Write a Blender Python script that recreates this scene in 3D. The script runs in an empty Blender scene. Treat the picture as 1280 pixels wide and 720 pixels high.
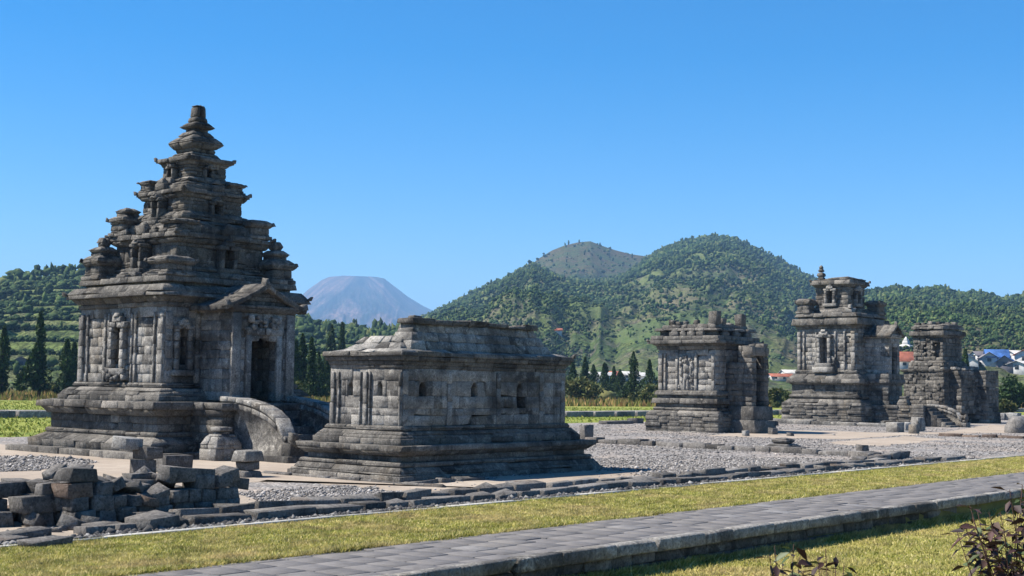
import bpy, math, random
import numpy as np
from mathutils import Matrix, Vector

RNG = np.random.default_rng(7)
random.seed(7)
SC = bpy.context.scene
COL = SC.collection

# ------------------------------------------------------------------ camera
EYE = np.array([0.0, 0.0, 2.0])
FPX = 1700.0                      # focal length in pixels of a 1280 wide frame
yaw, pitch, roll = [math.radians(a) for a in (40.946, 4.103, 0.744)]
cf = np.array([math.cos(pitch) * math.cos(yaw), math.cos(pitch) * math.sin(yaw), math.sin(pitch)])
cr0 = np.array([math.sin(yaw), -math.cos(yaw), 0.0])
cu0 = np.cross(cr0, cf)
cr = math.cos(roll) * cr0 + math.sin(roll) * cu0
cu = -math.sin(roll) * cr0 + math.cos(roll) * cu0
cam_d = bpy.data.cameras.new('camera')
cam_d.sensor_width = 36.0
cam_d.lens = 36.0 * FPX / 1280.0
cam_d.clip_start = 0.1
cam_d.clip_end = 60000.0
cam = bpy.data.objects.new('camera', cam_d)
COL.objects.link(cam)
M = Matrix.Identity(4)
for i in range(3):
    M[i][0], M[i][1], M[i][2], M[i][3] = cr[i], cu[i], -cf[i], EYE[i]
cam.matrix_world = M
SC.camera = cam

# ------------------------------------------------------------------ sky, sun, exposure
SUN = np.array([-0.51, 0.61, 1.0])
SUN /= np.linalg.norm(SUN)
SUN_EL = math.asin(SUN[2])
SUN_AZ = math.atan2(SUN[0], SUN[1])          # clockwise from +Y
world = bpy.data.worlds.new('World')
SC.world = world
world.use_nodes = True
wt = world.node_tree
for n in list(wt.nodes):
    wt.nodes.remove(n)
sky = wt.nodes.new('ShaderNodeTexSky')
sky.sky_type = 'NISHITA'
sky.sun_disc = False
sky.sun_elevation = SUN_EL
sky.sun_rotation = SUN_AZ
sky.altitude = 2000.0
sky.air_density = 1.0
sky.dust_density = 1.0
sky.ozone_density = 2.0
hs = wt.nodes.new('ShaderNodeHueSaturation')
hs.inputs['Saturation'].default_value = 1.56
bg = wt.nodes.new('ShaderNodeBackground')
bg.inputs['Strength'].default_value = 0.084
wo = wt.nodes.new('ShaderNodeOutputWorld')
wt.links.new(sky.outputs[0], hs.inputs['Color'])
wt.links.new(hs.outputs[0], bg.inputs[0])
wt.links.new(bg.outputs[0], wo.inputs[0])
sun_d = bpy.data.lights.new('sun', 'SUN')
sun_d.energy = 5.0
sun_d.angle = math.radians(0.5)
sun_d.color = (1.0, 0.94, 0.84)
sun = bpy.data.objects.new('sun', sun_d)
COL.objects.link(sun)
sun.rotation_euler = Vector(SUN).to_track_quat('Z', 'Y').to_euler()
sun.location = (0, 0, 100)
SC.view_settings.view_transform = 'Standard'
SC.view_settings.look = 'None'
SC.view_settings.gamma = 1.0
SC.view_settings.use_curve_mapping = False
SC.view_settings.exposure = 1.12
SC.render.engine = 'CYCLES'
cy = SC.cycles
cy.max_bounces = 4
cy.diffuse_bounces = 2
cy.glossy_bounces = 2
cy.transmission_bounces = 2
cy.volume_bounces = 0
cy.transparent_max_bounces = 6
cy.caustics_reflective = False
cy.caustics_refractive = False
cy.use_denoising = True

# ------------------------------------------------------------------ pixel helpers (1280 wide photograph -> world)
def ray(px, py):
    return cf + cr * (px - 640.0) / FPX - cu * (py - 360.0) / FPX

def G(px, py, z=0.0):
    d = ray(px, py)
    return EYE + d * ((z - EYE[2]) / d[2])

def AT(px, D):
    """ground direction of a pixel column near the horizon, at horizontal distance D"""
    d = ray(px, 483.0)
    h = d[:2] / np.linalg.norm(d[:2])
    return h * D

def DIRS(px):
    """horizontal unit directions of many pixel columns"""
    px = np.asarray(px, float)
    d = cf[None] + cr[None] * (px[:, None] - 640.0) / FPX - cu[None] * (483.0 - 360.0) / FPX
    return d[:, :2] / np.linalg.norm(d[:, :2], axis=1, keepdims=True)

def ELEV(px, py):
    d = ray(px, py)
    return d[2] / np.linalg.norm(d[:2])

# ------------------------------------------------------------------ noise
def _h(ix, iy, seed):
    n = (ix.astype(np.int64) * 374761393 + iy.astype(np.int64) * 668265263 + seed * 1442695041) & 0x7fffffff
    n = ((n ^ (n >> 13)) * 1274126177) & 0x7fffffff
    n = n ^ (n >> 16)
    return (n & 0xffff) / 65535.0

def vnoise(x, y, seed=0):
    x = np.asarray(x, float); y = np.asarray(y, float)
    ix = np.floor(x); iy = np.floor(y)
    fx = x - ix; fy = y - iy
    fx = fx * fx * (3 - 2 * fx); fy = fy * fy * (3 - 2 * fy)
    a = _h(ix, iy, seed); b = _h(ix + 1, iy, seed)
    c = _h(ix, iy + 1, seed); d = _h(ix + 1, iy + 1, seed)
    return (a + (b - a) * fx) * (1 - fy) + (c + (d - c) * fx) * fy

def fbm(x, y, seed=0, octv=4):
    s = 0.0; a = 0.5; t = 0.0
    for o in range(octv):
        s = s + a * vnoise(np.asarray(x) * 2 ** o, np.asarray(y) * 2 ** o, seed + o * 17)
        t += a; a *= 0.5
    return s / t

# ------------------------------------------------------------------ materials
class NT:
    def __init__(self, name):
        self.m = bpy.data.materials.new(name)
        self.m.use_nodes = True
        self.t = self.m.node_tree
        self.b = self.t.nodes['Principled BSDF']
        self.b.inputs['Roughness'].default_value = 0.9
        self.b.inputs['Specular IOR Level'].default_value = 0.25
    def n(self, typ, **kw):
        nd = self.t.nodes.new(typ)
        for k, v in kw.items():
            if k in nd.inputs:
                nd.inputs[k].default_value = v
            else:
                setattr(nd, k, v)
        return nd
    def l(self, a, b):
        self.t.links.new(a, b)
    def coord(self, kind='Object'):
        return self.n('ShaderNodeTexCoord').outputs[kind]
    def geo(self, name):
        return self.n('ShaderNodeNewGeometry').outputs[name]
    def noise(self, vec, scale, detail=4.0, rough=0.6, dist=0.0):
        nd = self.n('ShaderNodeTexNoise')
        nd.inputs['Scale'].default_value = scale
        nd.inputs['Detail'].default_value = detail
        nd.inputs['Roughness'].default_value = rough
        nd.inputs['Distortion'].default_value = dist
        if vec is not None:
            self.l(vec, nd.inputs['Vector'])
        return nd.outputs['Fac']
    def ramp(self, fac, stops, interp='LINEAR'):
        nd = self.n('ShaderNodeValToRGB')
        cr_ = nd.color_ramp
        cr_.interpolation = interp
        while len(cr_.elements) < len(stops):
            cr_.elements.new(0.5)
        for e, (p, c) in zip(cr_.elements, stops):
            e.position = p
            e.color = (c[0], c[1], c[2], 1.0) if not isinstance(c, (int, float)) else (c, c, c, 1.0)
        self.l(fac, nd.inputs[0])
        return nd.outputs[0]
    def mix(self, fac, a, b, mode='MIX'):
        nd = self.n('ShaderNodeMix')
        nd.data_type = 'RGBA'
        nd.blend_type = mode
        for sock, v in ((nd.inputs[0], fac), (nd.inputs[6], a), (nd.inputs[7], b)):
            if isinstance(v, (int, float)):
                sock.default_value = v if sock.type == 'VALUE' else (v, v, v, 1)
            elif isinstance(v, tuple):
                sock.default_value = (v[0], v[1], v[2], 1)
            else:
                self.l(v, sock)
        return nd.outputs[2]
    def math(self, op, a, b=None):
        nd = self.n('ShaderNodeMath')
        nd.operation = op
        for sock, v in ((nd.inputs[0], a), (nd.inputs[1], b)):
            if v is None:
                continue
            if isinstance(v, (int, float)):
                sock.default_value = v
            else:
                self.l(v, sock)
        return nd.outputs[0]
    def scale(self, vec, s):
        nd = self.n('ShaderNodeMapping')
        nd.inputs['Scale'].default_value = s
        self.l(vec, nd.inputs['Vector'])
        return nd.outputs[0]
    def bump(self, h, dist, strength=1.0):
        nd = self.n('ShaderNodeBump')
        nd.inputs['Distance'].default_value = dist
        nd.inputs['Strength'].default_value = strength
        self.l(h, nd.inputs['Height'])
        self.l(nd.outputs[0], self.b.inputs['Normal'])
    def base(self, c):
        if isinstance(c, tuple):
            self.b.inputs['Base Color'].default_value = (c[0], c[1], c[2], 1)
        else:
            self.l(c, self.b.inputs['Base Color'])

def stone_material(name, dark, mid, light, lichen, tan, lichen_amt=0.5, sc=1.0):
    m = NT(name)
    p = m.geo('Position')
    isl = m.geo('Random Per Island')
    c = m.ramp(isl, [(0.0, dark), (0.45, mid), (0.85, mid), (1.0, light)])
    n1 = m.noise(p, 1.1 * sc, 6, 0.65, 0.4)
    c = m.mix(m.ramp(n1, [(0.38, 0.0), (0.62, 0.75)]), c, m.mix(0.5, c, light))
    n2 = m.noise(p, 4.5 * sc, 8, 0.72, 0.3)
    c = m.mix(m.ramp(n2, [(0.52, 0.0), (0.66, lichen_amt)]), c, lichen)
    n3 = m.noise(p, 2.3 * sc, 7, 0.7, 0.8)
    c = m.mix(m.ramp(n3, [(0.30, 0.85), (0.46, 0.0)]), c, dark)
    n4 = m.noise(m.scale(p, (0.9, 0.9, 0.55)), 0.9 * sc, 5, 0.6)
    c = m.mix(m.ramp(n4, [(0.56, 0.0), (0.72, 0.6)]), c, tan)
    n5 = m.noise(p, 26.0 * sc, 6, 0.75)
    c = m.mix(0.85, c, m.ramp(n5, [(0.32, 0.2), (0.5, 0.95), (0.72, 1.5)]), 'MULTIPLY')
    n6 = m.noise(p, 11.0 * sc, 4, 0.8)
    c = m.mix(m.ramp(n6, [(0.60, 0.0), (0.68, 0.6)]), c, light)
    n7 = m.noise(p, 0.55 * sc, 5, 0.6, 0.6)
    c = m.mix(m.ramp(n7, [(0.34, 0.7), (0.46, 0.0)]), c, dark)
    # streaks of dark algae running down the courses
    st = m.noise(m.scale(p, (5.5, 5.5, 0.5)), 1.0, 4, 0.6)
    c = m.mix(m.ramp(st, [(0.56, 0.0), (0.70, 0.55)]), c, dark)
    m.base(c)
    h = m.math('ADD', m.math('MULTIPLY', n5, 0.45), m.math('MULTIPLY', n2, 1.0))
    m.bump(h, 0.05, 1.0)
    m.b.inputs['Roughness'].default_value = 0.95
    m.b.inputs['Specular IOR Level'].default_value = 0.15
    return m.m

MAT = {}
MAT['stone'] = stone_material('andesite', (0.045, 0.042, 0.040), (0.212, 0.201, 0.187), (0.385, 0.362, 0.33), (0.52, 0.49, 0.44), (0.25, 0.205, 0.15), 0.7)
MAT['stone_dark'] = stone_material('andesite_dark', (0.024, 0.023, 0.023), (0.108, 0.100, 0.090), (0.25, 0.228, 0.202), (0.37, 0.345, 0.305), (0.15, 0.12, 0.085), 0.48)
MAT['rubble'] = stone_material('rubble_stone', (0.034, 0.032, 0.031), (0.142, 0.132, 0.123), (0.27, 0.25, 0.23), (0.32, 0.305, 0.285), (0.16, 0.12, 0.09), 0.4)
MAT['pale_stone'] = stone_material('pale_stone', (0.12, 0.115, 0.11), (0.34, 0.33, 0.31), (0.46, 0.45, 0.42), (0.55, 0.54, 0.51), (0.3, 0.27, 0.22), 0.5)
MAT['red_stone'] = stone_material('red_stone', (0.06, 0.042, 0.034), (0.17, 0.125, 0.098), (0.27, 0.21, 0.17), (0.34, 0.30, 0.26), (0.21, 0.145, 0.10), 0.3)

def paver_material():
    m = NT('pavers')
    p = m.geo('Position')
    isl = m.geo('Random Per Island')
    c = m.ramp(isl, [(0.0, (0.136, 0.127, 0.124)), (0.5, (0.144, 0.135, 0.132)), (0.96, (0.152, 0.142, 0.138)), (1.0, (0.19, 0.182, 0.18))])
    n = m.noise(p, 7.0, 6, 0.7)
    c = m.mix(0.5, c, m.ramp(n, [(0.3, 0.55), (0.72, 1.25)]), 'MULTIPLY')
    n1 = m.noise(p, 0.9, 4, 0.6)
    c = m.mix(m.ramp(n1, [(0.5, 0.0), (0.7, 0.5)]), c, (0.185, 0.168, 0.15))
    n2 = m.noise(p, 2.4, 6, 0.7, 0.5)
    c = m.mix(m.ramp(n2, [(0.36, 0.6), (0.5, 0.0)]), c, (0.085, 0.08, 0.078))
    m.base(c)
    m.bump(m.noise(p, 38.0, 5, 0.7), 0.012, 0.7)
    m.b.inputs['Roughness'].default_value = 0.85
    m.b.inputs['Specular IOR Level'].default_value = 0.2
    return m.m
MAT['paver'] = paver_material()

def ground_material(name, cols, speck, scale=0.25, fine=22.0, bump=0.03, mult=(0.5, 1.35)):
    m = NT(name)
    p = m.geo('Position')
    n = m.noise(p, scale, 6, 0.62, 0.5)
    c = m.ramp(n, cols)
    n1 = m.noise(p, scale * 9, 5, 0.65)
    c = m.mix(m.ramp(n1, [(0.45, 0.0), (0.68, 0.55)]), c, speck)
    n2 = m.noise(p, fine, 5, 0.75)
    c = m.mix(0.8, c, m.ramp(n2, [(0.3, mult[0]), (0.7, mult[1])]), 'MULTIPLY')
    m.base(c)
    m.bump(n2, bump, 1.0)
    m.b.inputs['Roughness'].default_value = 1.0
    m.b.inputs['Specular IOR Level'].default_value = 0.1
    return m.m

MAT['field'] = ground_material('field_ground', [(0.3, (0.10, 0.13, 0.035)), (0.5, (0.20, 0.16, 0.06)), (0.7, (0.24, 0.15, 0.06))], (0.12, 0.14, 0.04), 0.03, 2.0)
MAT['lawn'] = ground_material('lawn_soil', [(0.35, (0.21, 0.21, 0.045)), (0.55, (0.33, 0.295, 0.075)), (0.75, (0.42, 0.34, 0.13))], (0.42, 0.34, 0.16), 0.6, 40.0)
MAT['far_lawn'] = ground_material('far_lawn_soil', [(0.35, (0.12, 0.16, 0.03)), (0.55, (0.20, 0.225, 0.045)), (0.75, (0.28, 0.255, 0.075))], (0.26, 0.24, 0.08), 0.12, 6.0)
MAT['dirt'] = ground_material('bare_dirt', [(0.35, (0.27, 0.222, 0.178)), (0.55, (0.335, 0.28, 0.228)), (0.75, (0.39, 0.335, 0.275))], (0.22, 0.185, 0.15), 0.35, 30.0, 0.012, (0.8, 1.15))

def gravel_material():
    m = NT('gravel_ground')
    p = m.geo('Position')
    v = m.n('ShaderNodeTexVoronoi')
    v.inputs['Scale'].default_value = 15.0
    m.l(p, v.inputs['Vector'])
    rnd = m.n('ShaderNodeSeparateColor')
    m.l(v.outputs['Color'], rnd.inputs[0])
    c = m.ramp(rnd.outputs[0], [(0.0, (0.07, 0.066, 0.064)), (0.4, (0.185, 0.174, 0.166)), (0.8, (0.28, 0.262, 0.25)), (1.0, (0.40, 0.375, 0.355))])
    n = m.noise(p, 0.35, 6, 0.65, 0.5)
    c = m.mix(m.ramp(n, [(0.45, 0.0), (0.65, 0.75)]), c, (0.33, 0.275, 0.23))
    n2 = m.noise(p, 2.2, 6, 0.75)
    c = m.mix(0.7, c, m.ramp(n2, [(0.3, 0.7), (0.7, 1.2)]), 'MULTIPLY')
    m.base(c)
    h = m.math('SUBTRACT', 1.0, v.outputs['Distance'])
    m.bump(h, 0.04, 1.0)
    m.b.inputs['Roughness'].default_value = 1.0
    m.b.inputs['Specular IOR Level'].default_value = 0.1
    return m.m
MAT['gravel'] = gravel_material()

def island_material(name, stops, rough=0.9, noise_scale=None, spec=0.2, trans=0.0):
    m = NT(name)
    c = m.ramp(m.geo('Random Per Island'), stops)
    if noise_scale:
        n = m.noise(m.geo('Position'), noise_scale, 4, 0.6)
        c = m.mix(0.8, c, m.ramp(n, [(0.35, 0.55), (0.68, 1.35)]), 'MULTIPLY')
    m.base(c)
    m.b.inputs['Roughness'].default_value = rough
    m.b.inputs['Specular IOR Level'].default_value = spec
    if trans:
        tr = m.n('ShaderNodeBsdfTranslucent')
        m.l(c, tr.inputs['Color'])
        ms = m.n('ShaderNodeMixShader')
        ms.inputs[0].default_value = trans
        m.l(m.b.outputs[0], ms.inputs[1])
        m.l(tr.outputs[0], ms.inputs[2])
        out = [n for n in m.t.nodes if n.type == 'OUTPUT_MATERIAL'][0]
        m.l(ms.outputs[0], out.inputs['Surface'])
    return m.m

MAT['pebble'] = island_material('pebbles', [(0.0, (0.055, 0.052, 0.05)), (0.4, (0.155, 0.145, 0.138)), (0.8, (0.25, 0.233, 0.22)), (1.0, (0.40, 0.375, 0.355))], 1.0)
MAT['dark_pebble'] = island_material('dark_pebbles', [(0.0, (0.03, 0.03, 0.032)), (0.7, (0.085, 0.082, 0.08)), (1.0, (0.26, 0.25, 0.24))], 1.0)
def grass_material(name, stops, dry):
    m = NT(name)
    p = m.geo('Position')
    c = m.ramp(m.geo('Random Per Island'), stops)
    n = m.noise(p, .75, 5, .62, .6)
    c = m.mix(m.ramp(n, [(.46, 0.0), (.66, .8)]), c, dry)
    n = m.noise(p, 2.6, 4, .6)
    c = m.mix(.85, c, m.ramp(n, [(.35, .5), (.66, 1.35)]), 'MULTIPLY')
    m.base(c)
    m.b.inputs['Roughness'].default_value = .7
    tr = m.n('ShaderNodeBsdfTranslucent')
    m.l(c, tr.inputs['Color'])
    ms = m.n('ShaderNodeMixShader')
    ms.inputs[0].default_value = .35
    m.l(m.b.outputs[0], ms.inputs[1]); m.l(tr.outputs[0], ms.inputs[2])
    out = [q for q in m.t.nodes if q.type == 'OUTPUT_MATERIAL'][0]
    m.l(ms.outputs[0], out.inputs['Surface'])
    return m.m
MAT['grass'] = grass_material('grass_blades', [(0.0, (0.15, 0.18, 0.03)), (0.4, (0.31, 0.31, 0.06)), (0.75, (0.48, 0.42, 0.125)), (1.0, (0.70, 0.60, 0.31))], (0.52, 0.40, 0.19))
MAT['far_lawn_grass'] = island_material('far_lawn_grass', [(0.0, (0.10, 0.15, 0.022)), (0.5, (0.19, 0.23, 0.036)), (1.0, (0.33, 0.31, 0.08))], 0.8, 0.35, 0.2, 0.3)
MAT['dry_grass'] = island_material('dry_grass', [(0.0, (0.07, 0.11, 0.02)), (0.4, (0.20, 0.20, 0.05)), (0.75, (0.32, 0.20, 0.075)), (1.0, (0.42, 0.28, 0.12))], 0.9, 0.12, 0.2, 0.3)
MAT['cypress'] = island_material('cypress_leaves', [(0.0, (0.012, 0.028, 0.008)), (0.5, (0.028, 0.056, 0.014)), (1.0, (0.062, 0.105, 0.025))], 0.8, 0.9, 0.3, 0.2)
MAT['bush'] = island_material('bush_leaves', [(0.0, (0.03, 0.05, 0.014)), (0.5, (0.075, 0.095, 0.025)), (1.0, (0.17, 0.155, 0.05))], 0.8, 0.8, 0.3, 0.25)
MAT['red_leaf'] = island_material('red_shrub_leaves', [(0.0, (0.016, 0.010, 0.010)), (0.5, (0.045, 0.022, 0.020)), (0.80, (0.085, 0.042, 0.036)), (0.88, (0.05, 0.075, 0.025)), (1.0, (0.075, 0.10, 0.035))], 0.55, None, 0.35, 0.15)
MAT['bark'] = island_material('bark', [(0.0, (0.07, 0.05, 0.035)), (1.0, (0.11, 0.08, 0.055))], 0.95)
MAT['twig'] = island_material('red_twig', [(0.0, (0.035, 0.018, 0.014)), (1.0, (0.07, 0.036, 0.028))], 0.8)
MAT['forest'] = island_material('hill_tree_leaves', [(0.0, (0.014, 0.030, 0.012)), (0.5, (0.032, 0.058, 0.02)), (0.85, (0.065, 0.095, 0.03)), (1.0, (0.11, 0.125, 0.045))], 0.95, 0.02, 0.1)
MAT['whitewash'] = island_material('whitewash', [(0.0, (0.42, 0.41, 0.39)), (1.0, (0.58, 0.565, 0.54))], 0.9, 0.5)
MAT['white_kerb'] = ground_material('pale_concrete', [(0.3, (0.36, 0.35, 0.32)), (0.7, (0.5, 0.485, 0.45))], (0.26, 0.245, 0.21), 0.8, 12.0, 0.005, (0.75, 1.1))
MAT['blue_roof'] = island_material('blue_roof', [(0.0, (0.04, 0.10, 0.27)), (1.0, (0.07, 0.15, 0.36))], 0.5, 0.6)
MAT['red_roof'] = island_material('red_roof', [(0.0, (0.26, 0.085, 0.05)), (1.0, (0.33, 0.115, 0.065))], 0.8, 0.6)
MAT['grey_roof'] = island_material('grey_roof', [(0.0, (0.10, 0.09, 0.10)), (1.0, (0.2, 0.18, 0.18))], 0.7)
MAT['window_dark'] = island_material('window_dark', [(0.0, (0.03, 0.035, 0.04)), (1.0, (0.05, 0.055, 0.06))], 0.3)
MAT['pole'] = island_material('pole_metal', [(0.0, (0.3, 0.3, 0.3)), (1.0, (0.35, 0.35, 0.35))], 0.5)

def hill_material(name, base, flat=None, steep_split=(0.55, 0.8), patch=0.018, rock=(0.12, 0.098, 0.088)):
    m = NT(name)
    p = m.geo('Position')
    if name.startswith('volcano'):          # gullies run down from the summit: pattern laid out by bearing from it
        c0 = AT(448, 7500.0)
        sx = m.n('ShaderNodeSeparateXYZ'); m.l(p, sx.inputs[0])
        dx = m.math('SUBTRACT', sx.outputs[0], float(c0[0])); dy = m.math('SUBTRACT', sx.outputs[1], float(c0[1]))
        cb = m.n('ShaderNodeCombineXYZ')
        m.l(m.math('MULTIPLY', m.math('ARCTAN2', m.math('MULTIPLY', dx, -1.0), m.math('MULTIPLY', dy, -1.0)), 3600.0), cb.inputs[0])
        m.l(m.math('MULTIPLY', sx.outputs[2], 1.1), cb.inputs[1])
        p = cb.outputs[0]
    n = m.noise(p, patch, 7, 0.66, 0.6)
    c = m.ramp(n, base)
    n2 = m.noise(p, patch * 5, 6, 0.7, 0.4)
    c = m.mix(m.ramp(n2, [(0.46, 0.0), (0.64, 0.7)]), c, rock)
    n3 = m.noise(p, patch * 24, 5, 0.75)
    c = m.mix(0.95, c, m.ramp(n3, [(0.36, 0.3), (0.64, 1.6)]), 'MULTIPLY')
    n4 = m.noise(p, patch * 9, 5, 0.7, 0.3)
    c = m.mix(m.ramp(n4, [(0.50, 0.0), (0.60, 0.75)]), c, m.mix(0.35, (0.022, 0.04, 0.018), c))
    if name == 'hill_ground':
        vo = m.n('ShaderNodeTexVoronoi'); vo.inputs['Scale'].default_value = .016
        wv = m.n('ShaderNodeVectorMath'); wv.operation = 'ADD'
        m.l(p, wv.inputs[0])
        nz = m.n('ShaderNodeTexNoise'); nz.inputs['Scale'].default_value = .01; m.l(p, nz.inputs['Vector'])
        sc_ = m.n('ShaderNodeVectorMath'); sc_.operation = 'SCALE'; sc_.inputs['Scale'].default_value = 60.0
        m.l(nz.outputs['Color'], sc_.inputs[0]); m.l(sc_.outputs[0], wv.inputs[1]); m.l(wv.outputs[0], vo.inputs['Vector'])
        sp = m.n('ShaderNodeSeparateColor'); m.l(vo.outputs['Color'], sp.inputs[0])
        fc = m.ramp(sp.outputs[1], [(0.0, (0.13, 0.16, 0.055)), (0.4, (0.17, 0.15, 0.09)), (0.7, (0.10, 0.14, 0.05)), (1.0, (0.20, 0.17, 0.12))], 'CONSTANT')
        c = m.mix(m.ramp(sp.outputs[0], [(0.62, 0.0), (0.66, 0.6)]), c, fc)
    if flat:
        sx = m.n('ShaderNodeSeparateXYZ')
        m.l(m.geo('Normal'), sx.inputs[0])
        c = m.mix(m.ramp(sx.outputs[2], [(steep_split[0], 0.0), (steep_split[1], 1.0)]), c, m.mix(0.6, flat, c))
    m.base(c)
    m.bump(n3, 1.6, 1.0)
    m.b.inputs['Roughness'].default_value = 1.0
    m.b.inputs['Specular IOR Level'].default_value = 0.05
    return m.m
MAT['hill'] = hill_material('hill_ground', [(0.28, (0.035, 0.06, 0.022)), (0.42, (0.065, 0.095, 0.032)), (0.55, (0.105, 0.125, 0.045)), (0.68, (0.115, 0.095, 0.06)), (0.8, (0.07, 0.085, 0.035))])
MAT['peak'] = hill_material('peak_ground', [(0.30, (0.030, 0.055, 0.018)), (0.45, (0.055, 0.075, 0.026)), (0.58, (0.085, 0.072, 0.034)), (0.72, (0.045, 0.065, 0.024))], None, (0.5, 0.8), 0.014, (0.085, 0.048, 0.036))
MAT['terrace'] = hill_material('terrace_ground', [(0.3, (0.075, 0.115, 0.042)), (0.5, (0.155, 0.195, 0.065)), (0.7, (0.19, 0.175, 0.10))], None, (0.80, 0.93), 0.03, (0.07, 0.075, 0.05))
MAT['volcano'] = hill_material('volcano_ground', [(0.34, (0.010, 0.016, 0.02)), (0.50, (0.022, 0.028, 0.034)), (0.62, (0.22, 0.14, 0.115))], None, (0.5, 0.8), 0.0026, (0.12, 0.085, 0.075))

# ------------------------------------------------------------------ mesh building
SGN = np.array([[(k >> 0) & 1, (k >> 1) & 1, (k >> 2) & 1] for k in range(8)])
def _build_chamfer_topology():
    vid = {}
    for k in range(8):
        for ax in range(3):
            vid[(k, ax)] = k * 3 + ax
    faces = []
    for ax in range(3):
        o = [a for a in range(3) if a != ax]
        for s in range(2):
            loop = []
            for (p, q) in ((0, 0), (1, 0), (1, 1), (0, 1)):
                k = (s << ax) | (p << o[0]) | (q << o[1])
                loop.append(vid[(k, ax)])
            flip = (s == 0) ^ (ax == 1)
            faces.append(loop[::-1] if flip else loop)
    for ax in range(3):                    # edges running along ax
        o = [a for a in range(3) if a != ax]
        for (p, q) in ((0, 0), (1, 0), (1, 1), (0, 1)):
            k0 = (p << o[0]) | (q << o[1]); k1 = k0 | (1 << ax)
            faces.append([vid[(k0, o[0])], vid[(k1, o[0])], vid[(k1, o[1])], vid[(k0, o[1])]])
    for k in range(8):
        faces.append([vid[(k, 0)], vid[(k, 1)], vid[(k, 2)]])
    # orient outward using a unit box
    P = np.zeros((24, 3))
    for k in range(8):
        for ax in range(3):
            v = SGN[k] * 2.0 - 1.0
            w = v * 0.8; w[ax] = v[ax]
            P[k * 3 + ax] = w
    out = []
    for f in faces:
        c = P[f].mean(0); n = np.cross(P[f[1]] - P[f[0]], P[f[2]] - P[f[0]])
        out.append(f if n @ c > 0 else f[::-1])
    return out
CH_FACES = _build_chamfer_topology()
CH_COUNTS = np.array([len(f) for f in CH_FACES])
CH_FLAT = np.array([i for f in CH_FACES for i in f])

def make_mesh(name, verts, counts, flat, mat, smooth=False):
    me = bpy.data.meshes.new(name)
    me.vertices.add(len(verts))
    me.vertices.foreach_set('co', np.ascontiguousarray(verts, dtype=np.float32).ravel())
    me.loops.add(len(flat))
    me.loops.foreach_set('vertex_index', np.ascontiguousarray(flat, dtype=np.int32))
    me.polygons.add(len(counts))
    st = np.concatenate([[0], np.cumsum(counts)[:-1]]).astype(np.int32)
    me.polygons.foreach_set('loop_start', st)
    me.update(calc_edges=True)
    if smooth:
        me.polygons.foreach_set('use_smooth', np.ones(len(counts), dtype=bool))
    me.validate()
    me.materials.append(mat)
    return me

def link(name, me, parent=None, loc=None, rz=0.0):
    o = bpy.data.objects.new(name, me)
    COL.objects.link(o)
    if parent is not None:
        o.parent = parent
    if loc is not None:
        o.location = loc
    o.rotation_euler = (0, 0, rz)
    return o

def tag(o, label=None, cat=None, group=None, kind=None):
    if label: o['label'] = label
    if cat: o['category'] = cat
    if group: o['group'] = group
    if kind: o['kind'] = kind
    return o

def empty(name, loc, label, cat, group=None, rz=0.0):
    o = link(name, None, None, loc, rz)
    o.empty_display_size = 0.5
    return tag(o, label, cat, group)

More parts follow.
